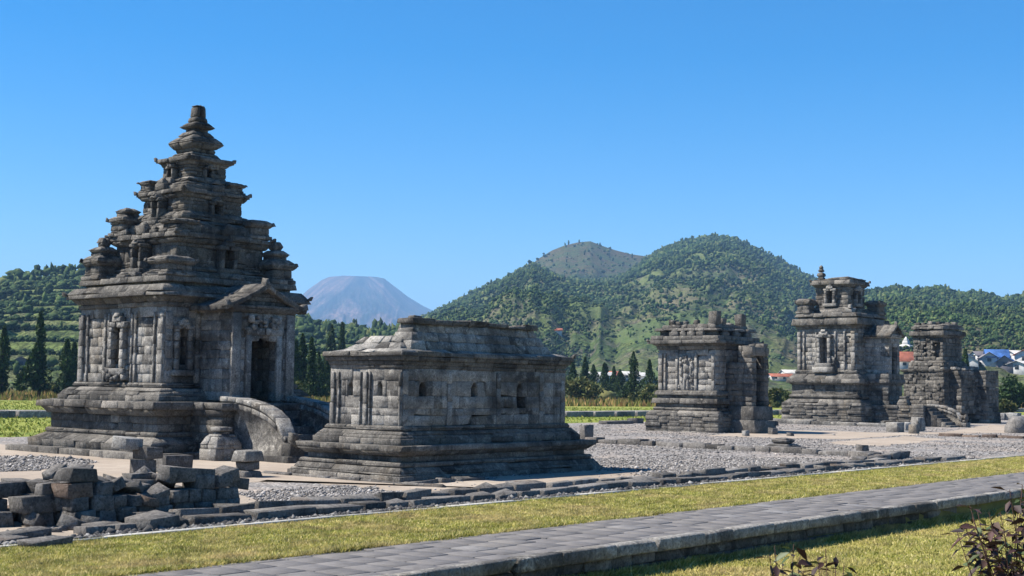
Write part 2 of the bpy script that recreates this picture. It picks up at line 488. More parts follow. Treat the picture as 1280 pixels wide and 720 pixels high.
class MB:
    """collects chamfered six-sided blocks plus free polygons into one mesh"""
    def __init__(self):
        self.hx = []; self.ch = []
        self.v = []; self.f = []; self.nv = 0
    def hexa(self, P, ch=0.012):
        self.hx.append(np.asarray(P, float).reshape(8, 3)); self.ch.append(ch)
    def box(self, x0, x1, y0, y1, z0, z1, jit=0.006, ch=0.012, chip=0.1, rot=None, top=1.0):
        if x1 < x0: x0, x1 = x1, x0
        if y1 < y0: y0, y1 = y1, y0
        P = np.array([[(x0, x1)[s[0]], (y0, y1)[s[1]], (z0, z1)[s[2]]] for s in SGN], float)
        c = np.array([(x0 + x1) / 2, (y0 + y1) / 2, (z0 + z1) / 2])
        if top != 1.0:
            for k in range(8):
                if SGN[k][2]:
                    P[k, :2] = c[:2] + (P[k, :2] - c[:2]) * top
        if rot is not None:
            P = (P - c) @ np.array(Matrix.Rotation(rot[2], 3, 'Z') @ Matrix.Rotation(rot[1], 3, 'Y') @ Matrix.Rotation(rot[0], 3, 'X')).T + c
        P += RNG.normal(0, jit, P.shape)
        if RNG.random() < chip:
            k = RNG.integers(0, 8)
            P[k] += (c - P[k]) * RNG.uniform(0.08, 0.3)
        s = min(x1 - x0, y1 - y0, z1 - z0)
        self.hexa(P, min(ch, s * 0.3))
    def poly(self, pts, faces):
        self.v.append(np.asarray(pts, float)); self.f += [[i + self.nv for i in f] for f in faces]
        self.nv += len(pts)
    def tube(self, pts, rad, n=6):
        pts = [np.asarray(p, float) for p in pts]
        rings = []
        for i, p in enumerate(pts):
            d = pts[min(i + 1, len(pts) - 1)] - pts[max(i - 1, 0)]
            d = d / (np.linalg.norm(d) + 1e-9)
            a = np.cross(d, [0.3, 0.9, 0.1]); a /= np.linalg.norm(a) + 1e-9
            b = np.cross(d, a)
            rings.append([p + rad[i] * (math.cos(t) * a + math.sin(t) * b) for t in np.linspace(0, 2 * math.pi, n, endpoint=False)])
        P = [q for r in rings for q in r]
        F = []
        for i in range(len(pts) - 1):
            for j in range(n):
                k = (j + 1) % n
                F.append([i * n + j, i * n + k, (i + 1) * n + k, (i + 1) * n + j])
        F.append(list(range(n))[::-1]); F.append([(len(pts) - 1) * n + j for j in range(n)])
        self.poly(P, F)
    def ball(self, c, r, seg=10, rings=7, jit=0.0):
        c = np.asarray(c, float); r = np.broadcast_to(np.asarray(r, float), (3,))
        P = [c + r * [0, 0, -1]]
        for i in range(1, rings):
            t = math.pi * i / rings - math.pi / 2
            for j in range(seg):
                a = 2 * math.pi * j / seg
                P.append(c + r * np.array([math.cos(t) * math.cos(a), math.cos(t) * math.sin(a), math.sin(t)]) * (1 + RNG.normal(0, jit)))
        P.append(c + r * [0, 0, 1])
        F = []
        for j in range(seg):
            k = (j + 1) % seg
            F.append([0, 1 + k, 1 + j])
            for i in range(rings - 2):
                F.append([1 + i * seg + j, 1 + i * seg + k, 1 + (i + 1) * seg + k, 1 + (i + 1) * seg + j])
            F.append([1 + (rings - 2) * seg + j, 1 + (rings - 2) * seg + k, len(P) - 1])
        self.poly(P, F)
    def build(self, name, mat, parent=None, loc=None, rz=0.0, smooth=False):
        V = []; counts = []; flat = []; off = 0
        if self.hx:
            H = np.array(self.hx); ch = np.array(self.ch)[:, None]
            N = len(H)
            out = np.zeros((N, 24, 3))
            for k in range(8):
                dirs = []
                for ax in range(3):
                    e = H[:, k ^ (1 << ax)] - H[:, k]
                    ln = np.linalg.norm(e, axis=1, keepdims=True) + 1e-9
                    dirs.append(e / ln * np.minimum(ch, ln * 0.35))
                for ax in range(3):
                    o = [a for a in range(3) if a != ax]
                    out[:, k * 3 + ax] = H[:, k] + dirs[o[0]] + dirs[o[1]]
            V.append(out.reshape(-1, 3))
            counts.append(np.tile(CH_COUNTS, N))
            flat.append((CH_FLAT[None, :] + (np.arange(N) * 24)[:, None]).ravel())
            off = N * 24
        if self.v:
            V.append(np.concatenate(self.v))
            counts.append(np.array([len(f) for f in self.f]))
            flat.append(np.array([i + off for f in self.f for i in f]))
        me = make_mesh(name, np.concatenate(V), np.concatenate(counts), np.concatenate(flat), mat, smooth)
        return link(name, me, parent, loc, rz)

# ------------------------------------------------------------------ masonry
def ring(mb, cx, cy, a0, b0, z0, a1, b1, z1, L=0.5, d=0.3, jit=0.008, chip=0.16, holes=(), core=True, sides='WSEN', ch=0.012):
    """one course of blocks round a rectangle; half sizes a, b at the bottom (0) and the top (1)"""
    am, bm = min(a0, a1), min(b0, b1)
    d = min(d, am * 0.8, bm * 0.8)
    for side in sides:
        we = side in 'WE'
        if we: h0, h1, o0, o1, inn = b0, b1, a0, a1, am - d
        else:  h0 = h1 = am - d + 0.01; o0, o1, inn = b0, b1, bm - d
        n = max(1, int(round(2 * h0 / L)))
        cuts = np.linspace(0, 1, n + 1)
        if n > 1:
            cuts[1:-1] += RNG.uniform(-0.28, 0.28, n - 1) / n
        hv = [(s0, s1) for (sd, s0, s1, hz0, hz1) in holes if sd == side and hz0 <= z0 + 0.06 and hz1 >= z1 - 0.06]
        for i in range(n):
            segs = [(cuts[i], cuts[i + 1])]
            for (s0, s1) in hv:
                t0, t1 = (s0 + h0) / (2 * h0), (s1 + h0) / (2 * h0)
                new = []
                for (p, q) in segs:
                    if q <= t0 or p >= t1: new.append((p, q)); continue
                    if p < t0 - 0.01: new.append((p, t0))
                    if q > t1 + 0.01: new.append((t1, q))
                segs = new
            for (p, q) in segs:
                pr = RNG.normal(0, jit)
                zt = RNG.normal(0, jit * 0.5)
                P = np.zeros((8, 3))
                for k in range(8):
                    al, ou, up = SGN[k]          # along, outward, up
                    h = h1 if up else h0
                    s = -h + (q if al else p) * 2 * h
                    o = ((o1 if up else o0) + pr) if ou else inn
                    z = (z1 + zt) if up else z0
                    P[k] = (s, o, z)
                P += RNG.normal(0, jit * 0.35, P.shape)
                if RNG.random() < chip:
                    k = [2, 3, 6, 7][RNG.integers(0, 4)]
                    P[k, 1] -= RNG.uniform(0.015, 0.07); P[k, 2] += (-1 if k > 4 else 1) * RNG.uniform(0.0, 0.25) * (z1 - z0)
                Q = P.copy()
                if side == 'W':   Q[:, 0] = cx - P[:, 1]; Q[:, 1] = cy + P[:, 0]
                elif side == 'E': Q[:, 0] = cx + P[:, 1]; Q[:, 1] = cy + P[:, 0]; 
                elif side == 'S': Q[:, 0] = cx + P[:, 0]; Q[:, 1] = cy - P[:, 1]
                else:             Q[:, 0] = cx + P[:, 0]; Q[:, 1] = cy + P[:, 1]
                Q[:, 2] = P[:, 2]
                # mirror the index order where the mapping flips handedness so faces stay outward
                if side in 'W':
                    R = np.zeros_like(Q)
                    for k in range(8):
                        al, ou, up = SGN[k]
                        R[(1 - ou) | (al << 1) | (up << 2)] = Q[k]
                elif side == 'E':
                    R = np.zeros_like(Q)
                    for k in range(8):
                        al, ou, up = SGN[k]
                        R[ou | (al << 1) | (up << 2)] = Q[k]
                elif side == 'S':
                    R = np.zeros_like(Q)
                    for k in range(8):
                        al, ou, up = SGN[k]
                        R[al | ((1 - ou) << 1) | (up << 2)] = Q[k]
                else:
                    R = Q
                mb.hexa(R, ch)
    if core and am - d > 0.02 and bm - d > 0.02:
        e = d - 0.03
        P = np.array([[cx + (1 if s[0] else -1) * ((a1 if s[2] else a0) - e - max(0, (a1 if s[2] else a0) - am)),
                       cy + (1 if s[1] else -1) * ((b1 if s[2] else b0) - e - max(0, (b1 if s[2] else b0) - bm)),
                       (z1 - 0.012) if s[2] else z0 - 0.01] for s in SGN])
        mb.hexa(P, 0.004)

def prof(mb, cx, cy, pts, da=0.0, db=0.0, H=0.26, **kw):
    """stack of courses following a profile of (half size, z); da/db lengthen the plan"""
    hz = set()
    for h in kw.get('holes', ()):
        hz.add(h[3]); hz.add(h[4])
    for (o0, z0), (o1, z1) in zip(pts[:-1], pts[1:]):
        if z1 - z0 < 0.004:
            continue
        n = max(1, int(round((z1 - z0) / H)))
        zs = list(np.linspace(z0, z1, n + 1))
        if n > 2:
            zs = [zs[0]] + [z + RNG.uniform(-0.025, 0.025) for z in zs[1:-1]] + [zs[-1]]
        for z in hz:
            if z0 < z < z1:
                j = int(np.argmin([abs(q - z) for q in zs]))
                if 0 < j < len(zs) - 1: zs[j] = z
                else: zs.append(z)
        zs = sorted(zs)
        for za, zb in zip(zs[:-1], zs[1:]):
            if zb - za < 0.01: continue
            ta, tb = (za - z0) / (z1 - z0), (zb - z0) / (z1 - z0)
            oa, ob = o0 + (o1 - o0) * ta, o0 + (o1 - o0) * tb
            ring(mb, cx, cy, oa + da, oa + db, za, ob + da, ob + db, zb, **kw)

def on(mb, side, a, s0, s1, o0, o1, z0, z1, cx=0.0, cy=0.0, **kw):
    """a block on one face: s along the face, o outward from half size a"""
    if side == 'W': mb.box(cx - a - o1, cx - a - o0, cy + s0, cy + s1, z0, z1, **kw)
    elif side == 'E': mb.box(cx + a + o0, cx + a + o1, cy + s0, cy + s1, z0, z1, **kw)
    elif side == 'S': mb.box(cx + s0, cx + s1, cy - a - o1, cy - a - o0, z0, z1, **kw)
    else: mb.box(cx + s0, cx + s1, cy + a + o0, cy + a + o1, z0, z1, **kw)

def pilaster(mb, side, a, s, w, out, z0, z1, cx=0.0, cy=0.0):
    z = z0
    while z < z1 - 0.05:
        h = min(RNG.uniform(0.3, 0.55), z1 - z)
        if z1 - z - h < 0.12: h = z1 - z
        on(mb, side, a, s - w / 2, s + w / 2, -0.03, out, z, z + h, cx, cy, jit=0.005, chip=0.25)
        z += h

def lumps(mb, side, a, s0, s1, z0, z1, out, n, size, cx=0.0, cy=0.0):
    """carved, weathered relief: many small overlapping knobs"""
    for _ in range(n):
        s = RNG.uniform(s0, s1); z = RNG.uniform(z0, z1); r = size * RNG.uniform(0.6, 1.3)
        o = RNG.uniform(0.2, 1.0) * out
        on(mb, side, a, s - r, s + r, -0.05, o, z - r * RNG.uniform(0.6, 1.4), z + r * RNG.uniform(0.6, 1.4), cx, cy, jit=0.012, ch=0.02, chip=0.5)

def niche(mb, side, a, s, w, z0, z1, out=0.16, cx=0.0, cy=0.0, head=True):
    j = max(0.06, w * 0.22)
    zt = z1 - w * 0.55
    on(mb, side, a, s - w / 2 - j * 0.6, s + w / 2 + j * 0.6, -0.03, out * 1.2, z0, z0 + w * 0.28, cx, cy, chip=0.4)
    for sg in (-1, 1):
        z = z0 + w * 0.28
        while z < zt - 0.02:
            h = min(RNG.uniform(0.2, 0.34), zt - z)
            on(mb, side, a, s + sg * (w / 2 - j), s + sg * w / 2, -0.03, out, z, z + h, cx, cy, jit=0.008, chip=0.4)
            z += h
        on(mb, side, a, s + sg * (w * 0.05), s + sg * (w * 0.58), -0.03, out * 1.1, zt, zt + w * 0.2, cx, cy, chip=0.5, jit=0.012)
    if head:
        on(mb, side, a, s - w * 0.34, s + w * 0.34, -0.03, out * 1.2, zt + w * 0.2, zt + w * 0.42, cx, cy, chip=0.5, jit=0.012, top=0.8)
        on(mb, side, a, s - w * 0.17, s + w * 0.17, -0.03, out * 1.25, zt + w * 0.42, z1, cx, cy, chip=0.5, jit=0.012, top=0.7)
        lumps(mb, side, a, s - w * 0.3, s + w * 0.3, zt + w * 0.1, zt + w * 0.5, out * 1.45, 7, w * 0.07, cx, cy)

def turret(mb, x, y, z, r, h, level=3):
    """small corner shrine: plinth, body, flaring caps, knob"""
    k = dict(L=r * 0.9, d=r * 0.7, jit=0.01, chip=0.3, H=h)
    prof(mb, x, y, [(r * 1.05, z), (r * 1.05, z + h * .09), (r * .9, z + h * .12), (r * .9, z + h * .16)], **k)
    prof(mb, x, y, [(r * .86, z + h * .16), (r * .84, z + h * .33)], **k)
    prof(mb, x, y, [(r * .9, z + h * .33), (r * 1.1, z + h * .40), (r * 1.08, z + h * .48), (r * .72, z + h * .57)], **k)
    if level > 1:
        prof(mb, x, y, [(r * .6, z + h * .55), (r * .6, z + h * .64)], **k)
        prof(mb, x, y, [(r * .6, z + h * .64), (r * .74, z + h * .70), (r * .4, z + h * .79)], **k)
    if level > 2:
        prof(mb, x, y, [(r * .28, z + h * .79), (r * .4, z + h * .88), (r * .24, z + h)], **k)
    for sx in (-1, 1):
        for sy in (-1, 1):
            mb.box(x + sx * r * 1.05 - .05, x + sx * r * 1.05 + .05, y + sy * r * 1.05 - .05, y + sy * r * 1.05 + .05, z + h * .42, z + h * .51, jit=0.012, top=0.6)

def horns(mb, cx, cy, a, b, z, s=0.12, skip=()):
    for i, (sx, sy) in enumerate(((-1, -1), (1, -1), (-1, 1), (1, 1))):
        if i in skip: continue
        x, y = cx + sx * (a - s * .3), cy + sy * (b - s * .3)
        P = np.array([[x + (q[0] - .5) * s * (1.3 if not q[2] else .6) + (sx * s * .4 if q[2] else 0),
                       y + (q[1] - .5) * s * (1.3 if not q[2] else .6) + (sy * s * .4 if q[2] else 0),
                       z + (s * .85 if q[2] else -.01)] for q in SGN]) + RNG.normal(0, s * .08, (8, 3))
        mb.hexa(P, s * .12)

def antefix(mb, side, a, s, z, w, h, cx=0.0, cy=0.0):
    on(mb, side, a, s - w / 2, s + w / 2, -.22, -.02, z, z + h * .55, cx, cy, jit=.012, chip=.3)
    on(mb, side, a, s - w / 2 * .8, s + w / 2 * .8, -.21, -.03, z + h * .55, z + h, cx, cy, jit=.015, chip=.3, top=.35)

def wing(name, parent, x0, x1, y_back, y_front, z_top, mat, z_end=0.45):
    """curved balustrade of a stair: a slab whose top falls in a quarter curve, with a rim and a carved end"""
    mb = MB()
    n = 9
    T = np.linspace(0, 1, n)
    ys = y_back + (y_front - y_back) * T
    zt = z_end + (z_top - z_end) * np.sqrt(np.maximum(0.0, 1 - T ** 2.1))
    A = [(x0, ys[0], -.05)] + [(x0, ys[i], zt[i] - .06) for i in range(n)] + [(x0, ys[-1], -.05)]
    B = [(x1, p[1], p[2]) for p in A]
    m = len(A)
    mb.poly(A + B, [list(range(m)), list(range(m, 2 * m))[::-1]] + [[i, (i + 1) % m, (i + 1) % m + m, i + m] for i in range(m)])
    for side_x, sg in ((x0, -1), (x1, 1)):          # a recessed panel reads through a raised border
        for i in range(n - 1):
            if zt[i + 1] < z_end + .12: continue
            P = np.array([[side_x + sg * (.028 if (q[0] == (1 if sg > 0 else 0)) else -.01), ys[i + q[1]], (zt[i + q[1]] - .17) if q[2] else (zt[i + q[1]] - .30)] for q in SGN])
            mb.hexa(P[[2, 3, 0, 1, 6, 7, 4, 5]] + RNG.normal(0, .004, (8, 3)), .01)
    for i in range(n - 1):
        P = np.array([[(x1 + .04) if q[0] else (x0 - .04), ys[i + q[1]], (zt[i + q[1]] if q[2] else zt[i + q[1]] - .13)] for q in SGN])
        P = P[[2, 3, 0, 1, 6, 7, 4, 5]] + RNG.normal(0, .006, (8, 3))
        mb.hexa(P, .012)
    return mb.build(name, mat, parent)

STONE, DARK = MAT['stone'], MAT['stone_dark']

# ================================================================== SETTING: ground, lawns, path, court
def sheet(name, pts, z, mat, kind='structure', parent=None):
    """flat polygon sheet"""
    me = bpy.data.meshes.new(name)
    me.from_pydata([(p[0], p[1], z) for p in pts], [], [list(range(len(pts)))])
    me.materials.append(mat)
    o = link(name, me, parent)
    if o.data.polygons[0].normal.z < 0: o.data.flip_normals()
    return tag(o, kind=kind)

def strip(name, ys, mat, x0, x1):
    """sheet whose height follows a (y, z) profile"""
    v = []; f = []
    for (y, z) in ys:
        v += [(x0, y, z), (x1, y, z)]
    for i in range(len(ys) - 1):
        f.append((2 * i, 2 * i + 1, 2 * i + 3, 2 * i + 2))
    me = bpy.data.meshes.new(name)
    me.from_pydata(v, [], f); me.materials.append(mat)
    return tag(link(name, me), kind='structure')

def wobble(pts, amp, n=6):
    """subdivide an outline and roughen it"""
    out = []
    m = len(pts)
    for i in range(m):
        a = np.array(pts[i][:2]); b = np.array(pts[(i + 1) % m][:2])
        for t in np.linspace(0, 1, n, endpoint=False):
            p = a + (b - a) * t
            out.append(p + (RNG.normal(0, amp, 2) if t > 0 else RNG.normal(0, amp * .5, 2)))
    return out

def inside(P, poly):
    poly = np.asarray([q[:2] for q in poly]); x, y = P[:, 0], P[:, 1]
    r = np.zeros(len(P), bool); j = len(poly) - 1
    for i in range(len(poly)):
        xi, yi = poly[i]; xj, yj = poly[j]
        c = ((yi > y) != (yj > y)) & (x < (xj - xi) * (y - yi) / (yj - yi + 1e-12) + xi)
        r ^= c; j = i
    return r

def EDGE(X): return 15.25 + 0.0215 * (X - 9.0)          # far edge of the near lawn (pale kerb)
def PATH_F(X): return 12.20 + 0.0215 * (X - 9.5)        # far edge of the path
def PATH_N(X): return 10.30 + 0.010 * (X - 9.5)         # near edge of the path
ZL = -0.36                                              # level of the lower lawn
def WALKY(X): return float(np.interp(X, [0, 37, 72, 138, 300], [67, 66, 55, 51, 48]))

strip('ground', [(-4000, ZL - .02), (10.34, ZL - .02), (10.36, -.03), (30000, -.03)], MAT['field'], -30000, 30000)
sheet('near_lawn', [(-2, 1), (70, 1), (70, 10.5), (-2, 10.2)], ZL, MAT['lawn'])
sheet('path_lawn', [(2, PATH_F(2) - .1), (90, PATH_F(90) - .1), (90, EDGE(90)), (2, EDGE(2))], -.004, MAT['lawn'])
sheet('gravel_court', [(-6, EDGE(-6)), (170, EDGE(170)), (170, 44), (80, 45), (62, 46.5), (25, 44), (-6, 44)], 0.0, MAT['gravel'])
far_l = [(-10, 44), (25, 44), (62, 46.5), (80, 45), (170, 44), (170, WALKY(170)), (138, 51), (72, 55), (37, 66), (-10, 67)]
sheet('middle_lawn', far_l, -.006, MAT['far_lawn'])
back_l = [(-20, 69), (37, 68), (72, 57), (138, 53), (170, 52), (150, 70), (100, 88), (84, 100), (60, 125), (30, 128), (-20, 128)]
sheet('back_lawn', back_l, -.006, MAT['far_lawn'])

DIRT1 = [G(x, y) for x, y in ((-90, 558), (0, 555), (170, 575), (340, 575), (400, 566), (440, 585), (500, 600), (590, 600), (750, 588), (815, 590), (770, 602), (690, 611), (640, 618), (575, 620), (520, 616), (420, 606), (335, 600), (300, 604), (312, 642), (150, 668), (-90, 690))]
DIRT2 = [G(x, y) for x, y in ((880, 545), (960, 537), (1000, 538), (1120, 541), (1180, 540), (1240, 531), (1268, 533), (1255, 541), (1150, 543), (1050, 549), (960, 547))]
DIRT3 = [G(x, y) for x, y in ((1035, 553), (1130, 545), (1178, 549), (1110, 557), (1060, 557))]
DIRT4 = [G(x, y) for x, y in ((742, 583), (800, 572), (870, 577), (905, 583), (840, 590), (780, 591))]
DIRTS = [wobble(d, .16, 7) for d in (DIRT1, DIRT2, DIRT3)]
for d in DIRTS:
    sheet('dirt_patch', d, .004, MAT['dirt'])
PATCH = wobble([G(x, y) for x, y in ((-90, 571), (50, 570), (90, 573), (122, 578), (85, 586), (0, 590), (-90, 594))], .1, 6)
sheet('gravel_patch', PATCH, .008, MAT['gravel'])

# paved path: staggered slabs between a far edge and a stone kerb over the lower lawn
mb = MB()
X = 5.0
row = 0
while X < 62:
    w = RNG.uniform(.40, .46)
    y0, y1 = PATH_N(X) + .03, PATH_F(X)
    n = 4; u0 = RNG.uniform(.12, .88)
    cuts = [y0] + [y0 + (y1 - y0) / n * (i_ + u0) + RNG.normal(0, .02) for i_ in range(n)] + [y1]
    for a, b in zip(cuts[:-1], cuts[1:]):
        z = .015 + RNG.normal(0, .0012) - (RNG.uniform(.004, .012) if RNG.random() < .06 else 0)
        tl = RNG.normal(0, .0012, 2)
        e = RNG.uniform(.004, .012)
        bend = .0215 * w
        P = []
        for q in SGN:
            P.append([X + (w - e if q[0] else e), (b - e if q[1] else a + e) + (bend if q[0] else 0) * (a - y0) / (y1 - y0), (z if q[2] else -.12) + (tl[0] * q[0] + tl[1] * q[1] if q[2] else 0)])
        mb.hexa(P, .005)
    X += w; row += 1
path = mb.build('path', MAT['paver'])
tag(path, kind='structure')

mb = MB()
X = 4.0
while X < 62:
    w = RNG.uniform(.7, 1.15)
    y = PATH_N(X)
    mb.box(X, X + w - .008, y - .20, y - .005, -.115, .045, jit=.006, ch=.02, chip=.25)
    for zz in (-.115, -.24, -.36):
        pass
    X += w
k = tag(mb.build('stone_kerb', MAT['stone']), 'long grey moulded stone kerb along the near edge of the paved path', 'kerb')
mb = MB()
for z0, z1 in ((-.42, -.26), (-.26, -.115)):
    X = 4.0
    while X < 62:
        w = RNG.uniform(.35, .7)
        y = PATH_N(X)
        mb.box(X, X + w - .006, y - .09, y + .02, z0, z1, jit=.012, ch=.02, chip=.3)
        X += w
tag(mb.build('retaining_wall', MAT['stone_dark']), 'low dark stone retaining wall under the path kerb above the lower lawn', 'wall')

mb = MB()
X = 2.0
while X < 110:
    w = RNG.uniform(1.6, 2.4)
    y = EDGE(X)
    mb.box(X, X + w - .01, y, y + .075, -.05, .028, jit=.009, ch=.01)
    X += w
tag(mb.build('pale_kerb', MAT['white_kerb']), 'thin pale concrete kerb between the lawn strip and the stone footings', 'kerb')

def stone_row(name, label, p0, p1, width, height, mat, gap=.02, lmin=.5, lmax=1.2, miss=.0, wob=.03, z=0.0, cat='stone footing'):
    p0 = np.asarray(p0[:2], float); p1 = np.asarray(p1[:2], float)
    d = p1 - p0; Ln = np.linalg.norm(d); d /= Ln
    ang = math.atan2(d[1], d[0]); nrm = np.array([-d[1], d[0]])
    mb = MB(); s = 0.0
    while s < Ln:
        l = RNG.uniform(lmin, lmax)
        if RNG.random() > miss:
            c = p0 + d * (s + l / 2) + nrm * RNG.normal(0, wob)
            h = height * RNG.uniform(.8, 1.2); w = width * RNG.uniform(.85, 1.15)
            mb.box(c[0] - l / 2 + gap, c[0] + l / 2 - gap, c[1] - w / 2, c[1] + w / 2, z - .06, z + h, jit=.022, ch=.012, chip=.6, rot=(RNG.normal(0, .02), RNG.normal(0, .012), ang + RNG.normal(0, .02)))
        s += l
    return tag(mb.build(name, mat), label, cat)

def YA(X): return EDGE(X)
stone_row('stone_footing', 'near course of dark foundation stones running beside the pale kerb', (9.8, EDGE(9.8) + .62), (39.0, EDGE(39) + .50), .34, .11, MAT['rubble'])
stone_row('stone_footing', 'far course of dark foundation stones along the edge of the gravel', (11.0, EDGE(11) + 1.20), (34.5, EDGE(34.5) + .98), .28, .16, MAT['rubble'], lmax=1.0)
stone_row('stone_footing', 'line of pale foundation stones crossing the gravel right of the low temple', G(736, 553), G(1098, 572), .40, .16, MAT['rubble'], wob=.04)
stone_row('stone_footing', 'short broken row of stones joining the two footings at the gravel corner', (34.0, EDGE(34) + 1.3), (38.2, EDGE(38) + 2.0), .30, .18, MAT['rubble'], wob=.04)
stone_row('stone_footing', 'thin stone edging lying in the gravel at the right border', G(1172, 545), G(1300, 549), .35, .12, MAT['red_stone'])
stone_row('stone_footing', 'long low stone edging along the foot of the two storey temple', (70.55, 41.0), (70.3, 32.6), .5, .22, MAT['stone'], lmin=1.2, lmax=2.0, wob=.01)
stone_row('stone_slab_edging', 'thin pale slab edging in front of the lit end of the low temple', (19.30, 24.0), (19.33, 19.45), .14, .05, MAT['rubble'], wob=.01, cat='slab edging')
stone_row('stone_slab_edging', 'thin slab edging with a dark face along the shaded side of the low temple', (19.35, 19.42), (21.15, 19.46), .16, .07, MAT['rubble'], wob=.008, cat='slab edging')

# raised walkway beyond the court
mb = MB()
pts = [(-8, 67), (37, 66), (72, 55), (138, 51), (190, 49)]
for (xa, ya), (xb, yb) in zip(pts[:-1], pts[1:]):
    n = max(1, int(math.hypot(xb - xa, yb - ya) / 2.2))
    for i in range(n):
        t0, t1 = i / n, (i + 1) / n - .004
        P = []
        for q in SGN:
            t = t1 if q[0] else t0
            P.append([xa + (xb - xa) * t, ya + (yb - ya) * t + (2.0 if q[1] else 0), .36 if q[2] else -.1])
        mb.hexa(np.array(P) + RNG.normal(0, .008, (8, 3)), .03)
tag(mb.build('raised_walkway', MAT['stone']), kind='structure')

# ================================================================== TEMPLES
# ---- tall tiered temple
A0 = (23.5, 32.75, 0.0)
T1 = empty('tiered_temple', A0, 'tallest dark stone temple with a complete stepped tower and porch', 'temple')
DB = -.15
mb = MB()
dk = dict(db=DB)
prof(mb, 0, 0, [(3.6, -.1), (3.6, .16)], L=.9, d=.6, **dk)
prof(mb, 0, 0, [(3.16, .14), (3.18, .35), (2.80, .54)], L=.75, d=.5, **dk)
prof(mb, 0, 0, [(2.76, .52), (2.84, .58), (2.80, .66)], L=.8, d=.4, **dk)
prof(mb, 0, 0, [(2.72, .66), (2.72, 1.08)], L=.6, d=.4, **dk)
prof(mb, 0, 0, [(2.80, 1.08), (2.94, 1.26)], L=.8, d=.5, **dk)
prof(mb, 0, 0, [(3.04, 1.26), (3.04, 1.46)], L=.8, d=.55, chip=.3, **dk)
# porch side of the platform
pk = dict(da=0, db=-.62)
for pts_, Lx in (([(1.72, -.1), (1.72, .18)], .8), ([(1.68, .18), (1.68, 1.10)], .55), ([(1.72, 1.1), (1.78, 1.26)], .7), ([(1.84, 1.26), (1.84, 1.45)], .75)):
    prof(mb, 0.0, -2.90, pts_, L=Lx, d=.4, **pk)
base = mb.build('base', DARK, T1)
mb = MB()
prof(mb, 0, 0, [(2.62, 1.44), (2.62, 1.6)], L=.55, d=.4, chip=.25, **dk)
prof(mb, 0, 0, [(2.60, 1.60), (2.50, 1.72), (2.38, 1.81)], L=.8, d=.4, chip=.25, **dk)
prof(mb, 0, 0, [(2.28, 1.81), (2.33, 1.88), (2.28, 1.95)], L=.8, d=.3, **dk)
mb.build('wall_plinth', DARK, T1)
mb = MB()
nW = ('W', -.30, .30, 2.45, 3.45)
nS = ('S', -1.84, -1.46, 2.45, 3.45)
prof(mb, 0, 0, [(2.2, 1.95), (2.2, 2.45), (2.2, 3.45), (2.2, 4.0)], L=.52, d=.34, holes=(nW, nS), jit=.007, chip=.2, ch=.008, **dk)
b = 2.2 + DB
for s, w in ((-1.93, .22), (1.93, .22)):
    pilaster(mb, 'W', 2.2, s, w, .07, 1.95, 3.85)
for s, w in ((-1.62, .07), (1.62, .07), (-.74, .10), (.74, .10), (-.56, .07), (.56, .07)):
    pilaster(mb, 'W', 2.2, s, w, .05, 1.95, 3.85)
for s, w in ((-2.08, .2), (-1.15, .16), (2.08, .2), (1.2, .16)):
    pilaster(mb, 'S', b, s, w, .06, 1.95, 3.85)
mb.build('wall', STONE, T1)
mb = MB()
niche(mb, 'W', 2.2, 0, .70, 2.15, 3.85, .17)
lumps(mb, 'W', 2.2, -.42, .42, 1.98, 2.35, .26, 26, .07)
f = mb.build('wall_niche', STONE, T1)
mb = MB(); niche(mb, 'S', b, -1.65, .55, 2.15, 3.7, .13); mb.build('wall_niche', STONE, T1)
mb = MB()
prof(mb, 0, 0, [(2.24, 4.0), (2.26, 4.12), (2.40, 4.28)], L=.7, d=.4, **dk)
prof(mb, 0, 0, [(2.56, 4.28), (2.50, 4.40), (2.34, 4.60)], L=.95, d=.6, chip=.35, jit=.014, **dk)
horns(mb, 0, 0, 2.54, 2.54 + DB, 4.38, .14, skip=(0,))
mb.build('cornice', DARK, T1)
mb = MB()
prof(mb, 0, 0, [(2.12, 4.58), (2.12, 4.68)], L=.7, d=.4, **dk)
prof(mb, 0, 0, [(2.27, 4.68), (2.24, 4.84)], L=.8, d=.6, chip=.3, **dk)
mb.build('roof_platform', DARK, T1)

def tier(parent, z, cx, cy, base_r, wall_r, corn_r, zb, zw, zc, H, nic, mat=DARK):
    m_ = MB()
    k = dict(L=.42, d=.3, jit=.012, chip=.3)
    prof(m_, cx, cy, [(base_r, z - .02), (base_r, z + (zb - z) * .34)], **k)
    prof(m_, cx, cy, [(base_r * .9 + wall_r * .1, z + (zb - z) * .34), (base_r * .84 + wall_r * .16, z + (zb - z) * .46), (base_r * .45 + wall_r * .55, z + (zb - z) * .62)], **k)
    prof(m_, cx, cy, [(base_r * .5 + wall_r * .5, z + (zb - z) * .66), (base_r * .5 + wall_r * .5, z + (zb - z) * .8), (base_r * .2 + wall_r * .82, zb)], **k)
    hl = []
    if nic:
        hl = [('W', -nic * .25, nic * .25, zb + (zw - zb) * .2, zb + (zw - zb) * .8), ('S', -nic * .28, nic * .28, zb + (zw - zb) * .1, zb + (zw - zb) * .85)]
    prof(m_, cx, cy, [(wall_r, zb), (wall_r, zw)], L=.36, d=.28, jit=.012, chip=.3, holes=hl, H=.22)
    prof(m_, cx, cy, [(wall_r * 1.03, zw), (wall_r * 1.1, zw + (zc - zw) * .35), (corn_r * .95, zw + (zc - zw) * .5)], **k)
    prof(m_, cx, cy, [(corn_r, zw + (zc - zw) * .5), (corn_r * .98, zc)], L=.55, d=.4, chip=.4, jit=.015)
    horns(m_, cx, cy, corn_r, corn_r, zc - .06, .10 + corn_r * .02)
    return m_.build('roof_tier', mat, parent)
tier(T1, 4.84, .02, .02, 1.86, 1.48, 1.70, 5.16, 5.82, 6.12, 0, .8)
